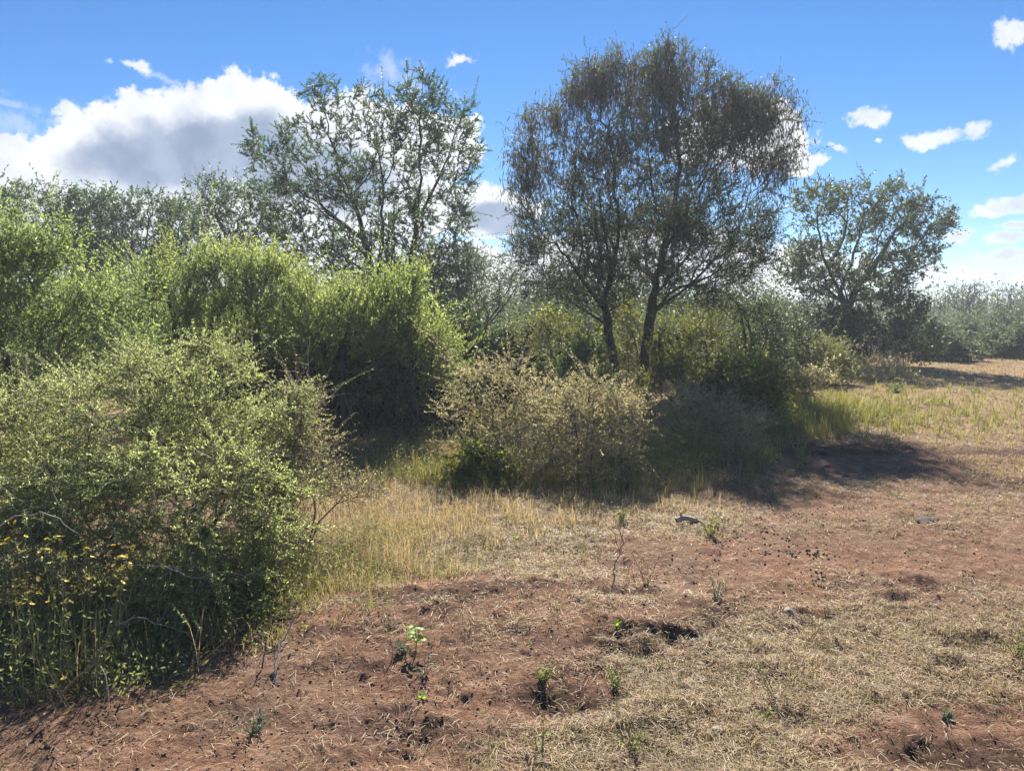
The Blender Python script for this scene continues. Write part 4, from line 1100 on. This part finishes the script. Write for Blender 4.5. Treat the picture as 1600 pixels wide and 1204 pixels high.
weed('weed', 'bushy light green weed behind the hoof holes', 962, 1085, .13, 305, 'weed', WG, 9, 22)
weed('weed', 'low light green weed on the crumbly soil left of its bushy neighbour', 848, 1075, .09, 306, 'weed', WG, 9, 20)
weed('weed', 'single thin weed on bare soil above the hoof holes', 875, 1000, .12, 307, 'weed', WG, 2)
weed('weed', 'green weed at the right border of the picture', 1590, 1030, .12, 308, 'weed', WG, 8, 20)
weed('weed', 'pale weed clump beside the black droppings', 1110, 840, .20, 309, 'weed', WG, 9, 22, .03, .005)
weed('weed', 'small green weed behind the twisted stalk', 970, 815, .17, 310, 'weed', WG, 6, 22, .03, .005)
weed('weed', 'pale weed right of the churned soil, below the droppings', 1120, 940, .13, 311, 'silver', WG, 9, 20)
weed('weed', 'light weed left of the bright sapling', 632, 1040, .08, 312, 'silver', WG, 8, 20)
weed('weed', 'green weed low in the straw at the bottom, right of the flat tan stone', 1190, 1130, .07, 313, 'weed', WG, 8, 16)
weed('weed', 'thin weed standing in straw, upper right of the hoof holes', 1265, 1000, .16, 314, 'tan', WG, 3, 12)
weed('weed', 'brown dry weed haze at the edge of the red soil', 1010, 930, .22, 315, 'rust', WG, 8, 10, .012, .003)
weed('weed', 'green weed at the lower edge of the picture, left of the flat tan stone', 985, 1180, .13, 316, 'weed', WG, 6, 18)
weed('weed', 'orange brown dry tuft in the shade at the thicket edge', 1122, 765, .26, 317, 'rust', WG, 14, 14, .03, .003)
weed('weed', 'pale green weed in the open, on the lower right bare soil', 1480, 1125, .05, 318, 'silver', WG, 8, 16)
weed('dry_forb', 'rust coloured dry forb at the foot of the big olive thornbush', 325, 965, .24, 319, 'rust', None, 12, 34, .012, .005, .6, 'twig', 'dry plant')

def sapling():
    b = gpt(650, 1042); rng = np.random.default_rng(330)
    root = thing('sapling', 'bright green broad leaved sapling alone on the bare red soil', 'sapling', b)
    gs = Geo(); polytube(gs, [b - (0, 0, .01), b + (.004, 0, .05), b + (-.002, .0, .1)], .003, .002, 5); gs.build('stem', M['stem'], root, True, b)
    for i in range(11):
        az = i * 2.4; el = .15 + .35 * rng.random()
        z = .045 + .06 * i / 9
        h = np.array((math.cos(az), math.sin(az), 0.)); s = np.array((-math.sin(az), math.cos(az), 0.))
        d = nrm(h * math.cos(el) + np.array((0, 0, math.sin(el)))); n_ = np.cross(s, d)
        L = rng.uniform(.032, .046); wd = L * .42
        o0 = b + np.array((0, 0, z)) + d * .012
        V, Q = [], []
        prof = [(0, .25), (.18, .95), (.4, 1.0), (.65, .75), (.85, .38), (1, .03)]
        for t, q in prof:
            c = o0 + d * L * t - n_ * (-.010 * t * t)
            c = c - np.array((0, 0, .25 * L * t * t))
            V += [c + s * wd * q + n_ * .004, c - n_ * .0, c - s * wd * q + n_ * .004]
        for k_ in range(len(prof) - 1):
            a = k_ * 3
            Q += [(a, a + 1, a + 4, a + 3), (a + 1, a + 2, a + 5, a + 4)]
        g = Geo(); g.add(np.array(V), Q)
        polytube(g, [b + np.array((0, 0, z)), o0], .0012, .001, 3)
        g.build('leaf', M['sapling'], root, True, b)
sapling()
def sprout(px, py, label, seed):
    rng = np.random.default_rng(seed); b = gpt(px, py)
    root = thing('seedling', label, 'seedling', b, 'tiny seedlings')
    g = Geo(); n = 8
    az = rng.uniform(0, 6.28, n); d = np.stack((np.cos(az), np.sin(az), rng.uniform(.4, 1.4, n)), 1)
    diamonds(g, np.repeat(b[None], n, 0) + rng.normal(0, .004, (n, 3)), d, np.cross(d, (0, 0, 1.)), rng.uniform(.025, .04, n), np.full(n, .008))
    g.build('leaves', M['sapling'], root, False, b)
sprout(662, 1103, 'tiny yellow green seedling below the bright sapling', 331)
sprout(965, 1000, 'tiny green seedling beside the deep hoof holes', 332)
sprout(808, 851, 'tiny green seedling at the edge of the golden grass', 333)

def stick(label, pts, r0, r1, seed, mat='twig', fork=True):
    rng = np.random.default_rng(seed)
    b = np.asarray(pts[0], float)
    root = thing('stick', label, 'stick', b)
    g = Geo(); P = resample(pts, .04); P[1:-1] += rng.normal(0, .0055, P[1:-1].shape); polytube(g, P, r0, r1, 6); g.build('main_stem', M[mat], root, True, b)
    if fork:
        i = len(P) // 2; d = nrm(P[-1] - P[i]); L = np.linalg.norm(P[-1] - P[i])
        e = nrm(d + rng.normal(0, .5, 3)); g = Geo(); polytube(g, [P[i], P[i] + e * L * .35, P[i] + nrm(e + (0, 0, -.1)) * L * .6], r1, r1 * .6, 4); g.build('side_twig', M[mat], root, True, b)
def up(p, z): return p + np.array((0, 0, z))
a = gpt(428, 1078); stick('pale broken stick leaning upright at the edge of the bare soil, left', [a, up(gpt(432, 1060), .05), up(gpt(440, 1050), .09), up(gpt(460, 1040), .17)], .006, .003, 341, 'pale')
a = gpt(410, 1062); stick('thin dark stick standing just left of the pale broken one', [a, up(a + (.0, .02, 0), .06), up(a + (.012, .03, 0), .12)], .004, .002, 342)
a = gpt(955, 945); stick('twisted grey stalk standing beyond the hoof holes', [a, up(a + (.01, .02, 0), .11), up(a + (.05, .03, 0), .22), up(a + (.02, .06, 0), .32), up(a + (-.06, .06, 0), .42)], .0032, .0014, 343, 'twig')
a = gpt(975, 850); stick('thin pale stalk behind the twisted grey one', [a, up(a + (-.02, .02, 0), .1), up(a + (-.03, .02, 0), .2)], .005, .002, 344, 'pale')
a = gpt(1122, 948); stick('short pale stick lying on bare soil below the droppings', [up(a, .01), up(gpt(1124, 930), .02), up(gpt(1116, 918), .05)], .005, .002, 345, 'pale', False)
a = gpt(612, 1050); stick('short upright stick left of the bright sapling', [a, up(a + (0, .01, 0), .05), up(a + (-.005, .01, 0), .1)], .003, .002, 346, 'pale', False)
a = gpt(1208, 1108); stick('pale thin stick leaning in the straw beside the flat tan stone', [up(gpt(1225, 1120), .01), up(a, .05), up(gpt(1190, 1100), .12)], .0025, .0015, 347, 'pale', False)

def lump(name, label, cat, px, py, size, seed, mat, sq=(1, .8, .5)):
    import bmesh
    rng = np.random.default_rng(seed)
    bm = bmesh.new(); bmesh.ops.create_icosphere(bm, subdivisions=3, radius=1)
    ph = rng.uniform(0, 6, 6)
    for v in bm.verts:
        c = v.co; f = 1 + .18 * math.sin(2.3 * c.x + ph[0]) * math.cos(2.1 * c.y + ph[1]) + .10 * math.sin(5 * c.z + ph[2] + 3 * c.x) + .06 * math.sin(9 * c.y + ph[3]) + rng.normal(0, .025)
        v.co = (c.x * f * size * sq[0], c.y * f * size * sq[1], c.z * f * size * sq[2])
    me = bpy.data.meshes.new(name); bm.to_mesh(me); bm.free()
    for p in me.polygons: p.use_smooth = True
    o = link(name, me, M[mat]); b = gpt(px, py); o.location = (b[0], b[1], b[2] + size * sq[2] * .45); o.rotation_euler = (0, 0, rng.uniform(0, 6))
    return tag(o, label, cat)
lump('stone', 'flat tan stone in the straw at the bottom', 'stone', 1127, 1143, .035, 351, 'stone', (1.1, .8, .3))
lump('stone', 'small white stone beside the two hoof holes', 'stone', 1068, 1022, .009, 352, 'stone')
lump('stone', 'small grey stone above the crumbly soil in the middle', 'stone', 852, 998, .014, 353, 'stone')
lump('stone', 'pale lump in the straw right of the churned soil', 'stone', 1231, 967, .026, 354, 'stone', (1, .8, .7))
lump('stone', 'small pinkish stone right of the hoof holes', 'stone', 1007, 1035, .011, 355, 'stone')
lump('stone', 'white chip on bare soil right of the bright sapling', 'stone', 716, 1052, .007, 356, 'stone')
lump('dung_heap', 'round black dung heap in the straw at right', 'dung', 1400, 942, .035, 357, 'dung', (1, .9, .7))
lump('dung_heap', 'dark dung heap beside the hoof holes in the middle', 'dung', 1090, 1012, .035, 358, 'dung', (1, .9, .6))
lump('dung_heap', 'dark dung pat in the straw, upper right', 'dung', 1446, 817, .075, 359, 'dung', (1.4, .9, .3))
def wood_chunk():
    b = gpt(1075, 818); root = thing('driftwood', 'broken pale chunk of wood on the red soil', 'wood', b)
    g = Geo(); polytube(g, [b + (-.09, 0, .025), b + (-.03, .01, .045), b + (.04, 0, .035), b + (.10, -.02, .012)], .024, .015, 8); g.build('log', M['oldwood'], root, True, b)
    g = Geo(); polytube(g, [b + (-.04, .01, .045), b + (-.06, .0, .075), b + (-.055, -.02, .09)], .011, .005, 6); polytube(g, [b + (.02, 0, .035), b + (.07, -.03, .05)], .009, .004, 6); g.build('snag', M['oldwood'], root, True, b)
wood_chunk()

# ---- yellow flowering plants in the left foreground
def flowers():
    rng = np.random.default_rng(400)
    def head_mesh(name, R_, n, lift):
        g = Geo()
        az = np.arange(n) * 2 * np.pi / n; d = np.stack((np.cos(az), np.sin(az), np.full(n, lift)), 1)
        diamonds(g, np.zeros((n, 3)), d, np.cross(d, (0, 0, 1.)), np.full(n, R_), np.full(n, R_ * .30))
        k_ = 8; a = np.arange(k_) * 2 * np.pi / k_
        c = np.concatenate((np.stack((np.cos(a) * R_ * .4, np.sin(a) * R_ * .4, np.full(k_, .0005)), 1), [[0, 0, R_ * .3]]))
        g.add(c, None, [(i, (i + 1) % k_, k_) for i in range(k_)])
        return raw_mesh(name, np.concatenate(g.V), np.concatenate(g.Q), np.concatenate(g.T))
    hm, ho = head_mesh('flower_head', .0125, 13, .35), head_mesh('faded_flower_head', .012, 11, 1.3)
    hm.materials.append(M['petal']); ho.materials.append(M['petal_old'])
    G = 'yellow flowering plants in the left foreground'
    sets = [('tallest yellow flowering plant, its heads against the dark foot of the thornbush', 165, 1030, 3.05, [(177, 852), (208, 855), (198, 868), (203, 880), (192, 870), (168, 882), (178, 883), (186, 871), (190, 888), (196, 905), (138, 904), (191, 910), (180, 930), (184, 893)]),
            ('yellow flowering plant in the middle of the patch', 95, 1050, 3.0, [(152, 868), (144, 870), (117, 870), (103, 871), (74, 858), (92, 838), (93, 845), (73, 842), (62, 862), (100, 865), (118, 925), (110, 940), (134, 863), (136, 857)]),
            ('yellow flowering plant at the left edge of the picture', 20, 1060, 2.95, [(24, 816), (12, 842), (28, 852), (32, 861), (21, 887), (40, 838), (5, 849), (48, 925), (60, 925), (58, 908)]),
            ('low yellow flowering plant at the foot of the others', 100, 1120, 2.9, [(100, 1060), (85, 1072), (60, 1075), (50, 944), (75, 940), (104, 908), (30, 942)])]
    for lb, bx, by, Yb, heads in sets:
        b = gpt(bx, by); b[1] = Yb; b[0] = ptY(bx, by, Yb)[0]; b[2] = hz(b[0], b[1])
        root = thing('flowering_plant', lb, 'flowering plant', b, G)
        gs, gl = Geo(), Geo()
        for (hx, hy) in heads:
            e = ptY(hx, hy, Yb + rng.normal(.1, .12))
            p0 = b + rng.normal(0, .04, 3) * np.array((1, 1, 0))
            m = p0 * .5 + e * .5 + rng.normal(0, .03, 3)
            pts = resample([p0, m, e], .08); polytube(gs, pts, .0016, .0008, 4)
            i = rng.integers(0, len(pts), 14); dd = nrm(rng.normal(size=(14, 3)) + (0, 0, .5))
            diamonds(gl, pts[i], dd, np.cross(dd, rng.normal(size=(14, 3))), rng.uniform(.015, .035, 14), np.full(14, .003))
            old = rng.random() < .22
            o = link('flower_head', ho if old else hm, None, root); o.location = Vector(e - b); o.scale = [rng.uniform(.75, 1.15)] * 3
            if old: o['label'] = 'faded cream flower head'
            o.rotation_euler = (rng.normal(.45, .4), rng.normal(0, .4), rng.uniform(0, 6))
        gs.build('stalk', M['stem'], root, False, b); gl.build('leaves', M['weed'], root, False, b)
flowers()
def fallen():
    """long bare branches arching out of the left foreground bushes"""
    for lb, pts, r0, r1, sd in (
        ('long pale bare branch arching over the yellow flowers', [ptY(0, 822, 3.4), ptY(25, 806, 3.4), ptY(65, 799, 3.4), ptY(95, 812, 3.45), ptY(125, 835, 3.5)], .0038, .0014, 501),
        ('pale bare branch jutting right from the thornbush foot', [ptY(215, 882, 3.5), ptY(255, 880, 3.5), ptY(280, 896, 3.5), ptY(300, 903, 3.55), ptY(345, 893, 3.6), ptY(420, 898, 3.7)], .0028, .001, 502),
        ('olive stem leaning out of the flower patch at the bottom left', [ptY(90, 1085, 2.85), ptY(125, 1055, 2.85), ptY(155, 1025, 2.87), ptY(190, 960, 2.95), ptY(205, 920, 3.0)], .005, .002, 503),
        ('curved dry stalk hanging at the edge of the bare soil', [ptY(157, 1040, 2.9), ptY(165, 1055, 2.88), ptY(172, 1085, 2.86), ptY(170, 1100, 2.85)], .0025, .0015, 504),
        ('pale bare branch low before the thornbush', [ptY(185, 975, 3.3), ptY(215, 962, 3.3), ptY(255, 975, 3.35), ptY(300, 990, 3.4)], .0025, .001, 505)):
        stick(lb, pts, r0, r1, sd, 'stem' if sd == 503 else 'pale')
fallen()

# ------------------------------------------------------------------ haze: the dusty air between the near bushes and the horizon
def haze():
    s = 470
    z0, z1 = -1.2, 9.5
    V = [(x * s, y * s, z) for z in (z0, z1) for x, y in ((-1, -1), (1, -1), (1, 1), (-1, 1))]
    me = raw_mesh('haze', np.array(V), [(3, 2, 1, 0), (4, 5, 6, 7), (0, 1, 5, 4), (1, 2, 6, 5), (2, 3, 7, 6), (3, 0, 4, 7)])
    m, t, out = newmat('haze_air')
    v = t.node('ShaderNodeVolumePrincipled')
    v.inputs['Color'].default_value = (.80, .88, 1.0, 1)
    v.inputs['Density'].default_value = 0.0020
    v.inputs['Anisotropy'].default_value = 0.2
    t.l.new(v.outputs[0], out.inputs['Volume'])
    o = link('haze', me, m); tag(o, 'thin bluish haze over the bush', 'haze', None, 'stuff')
haze()
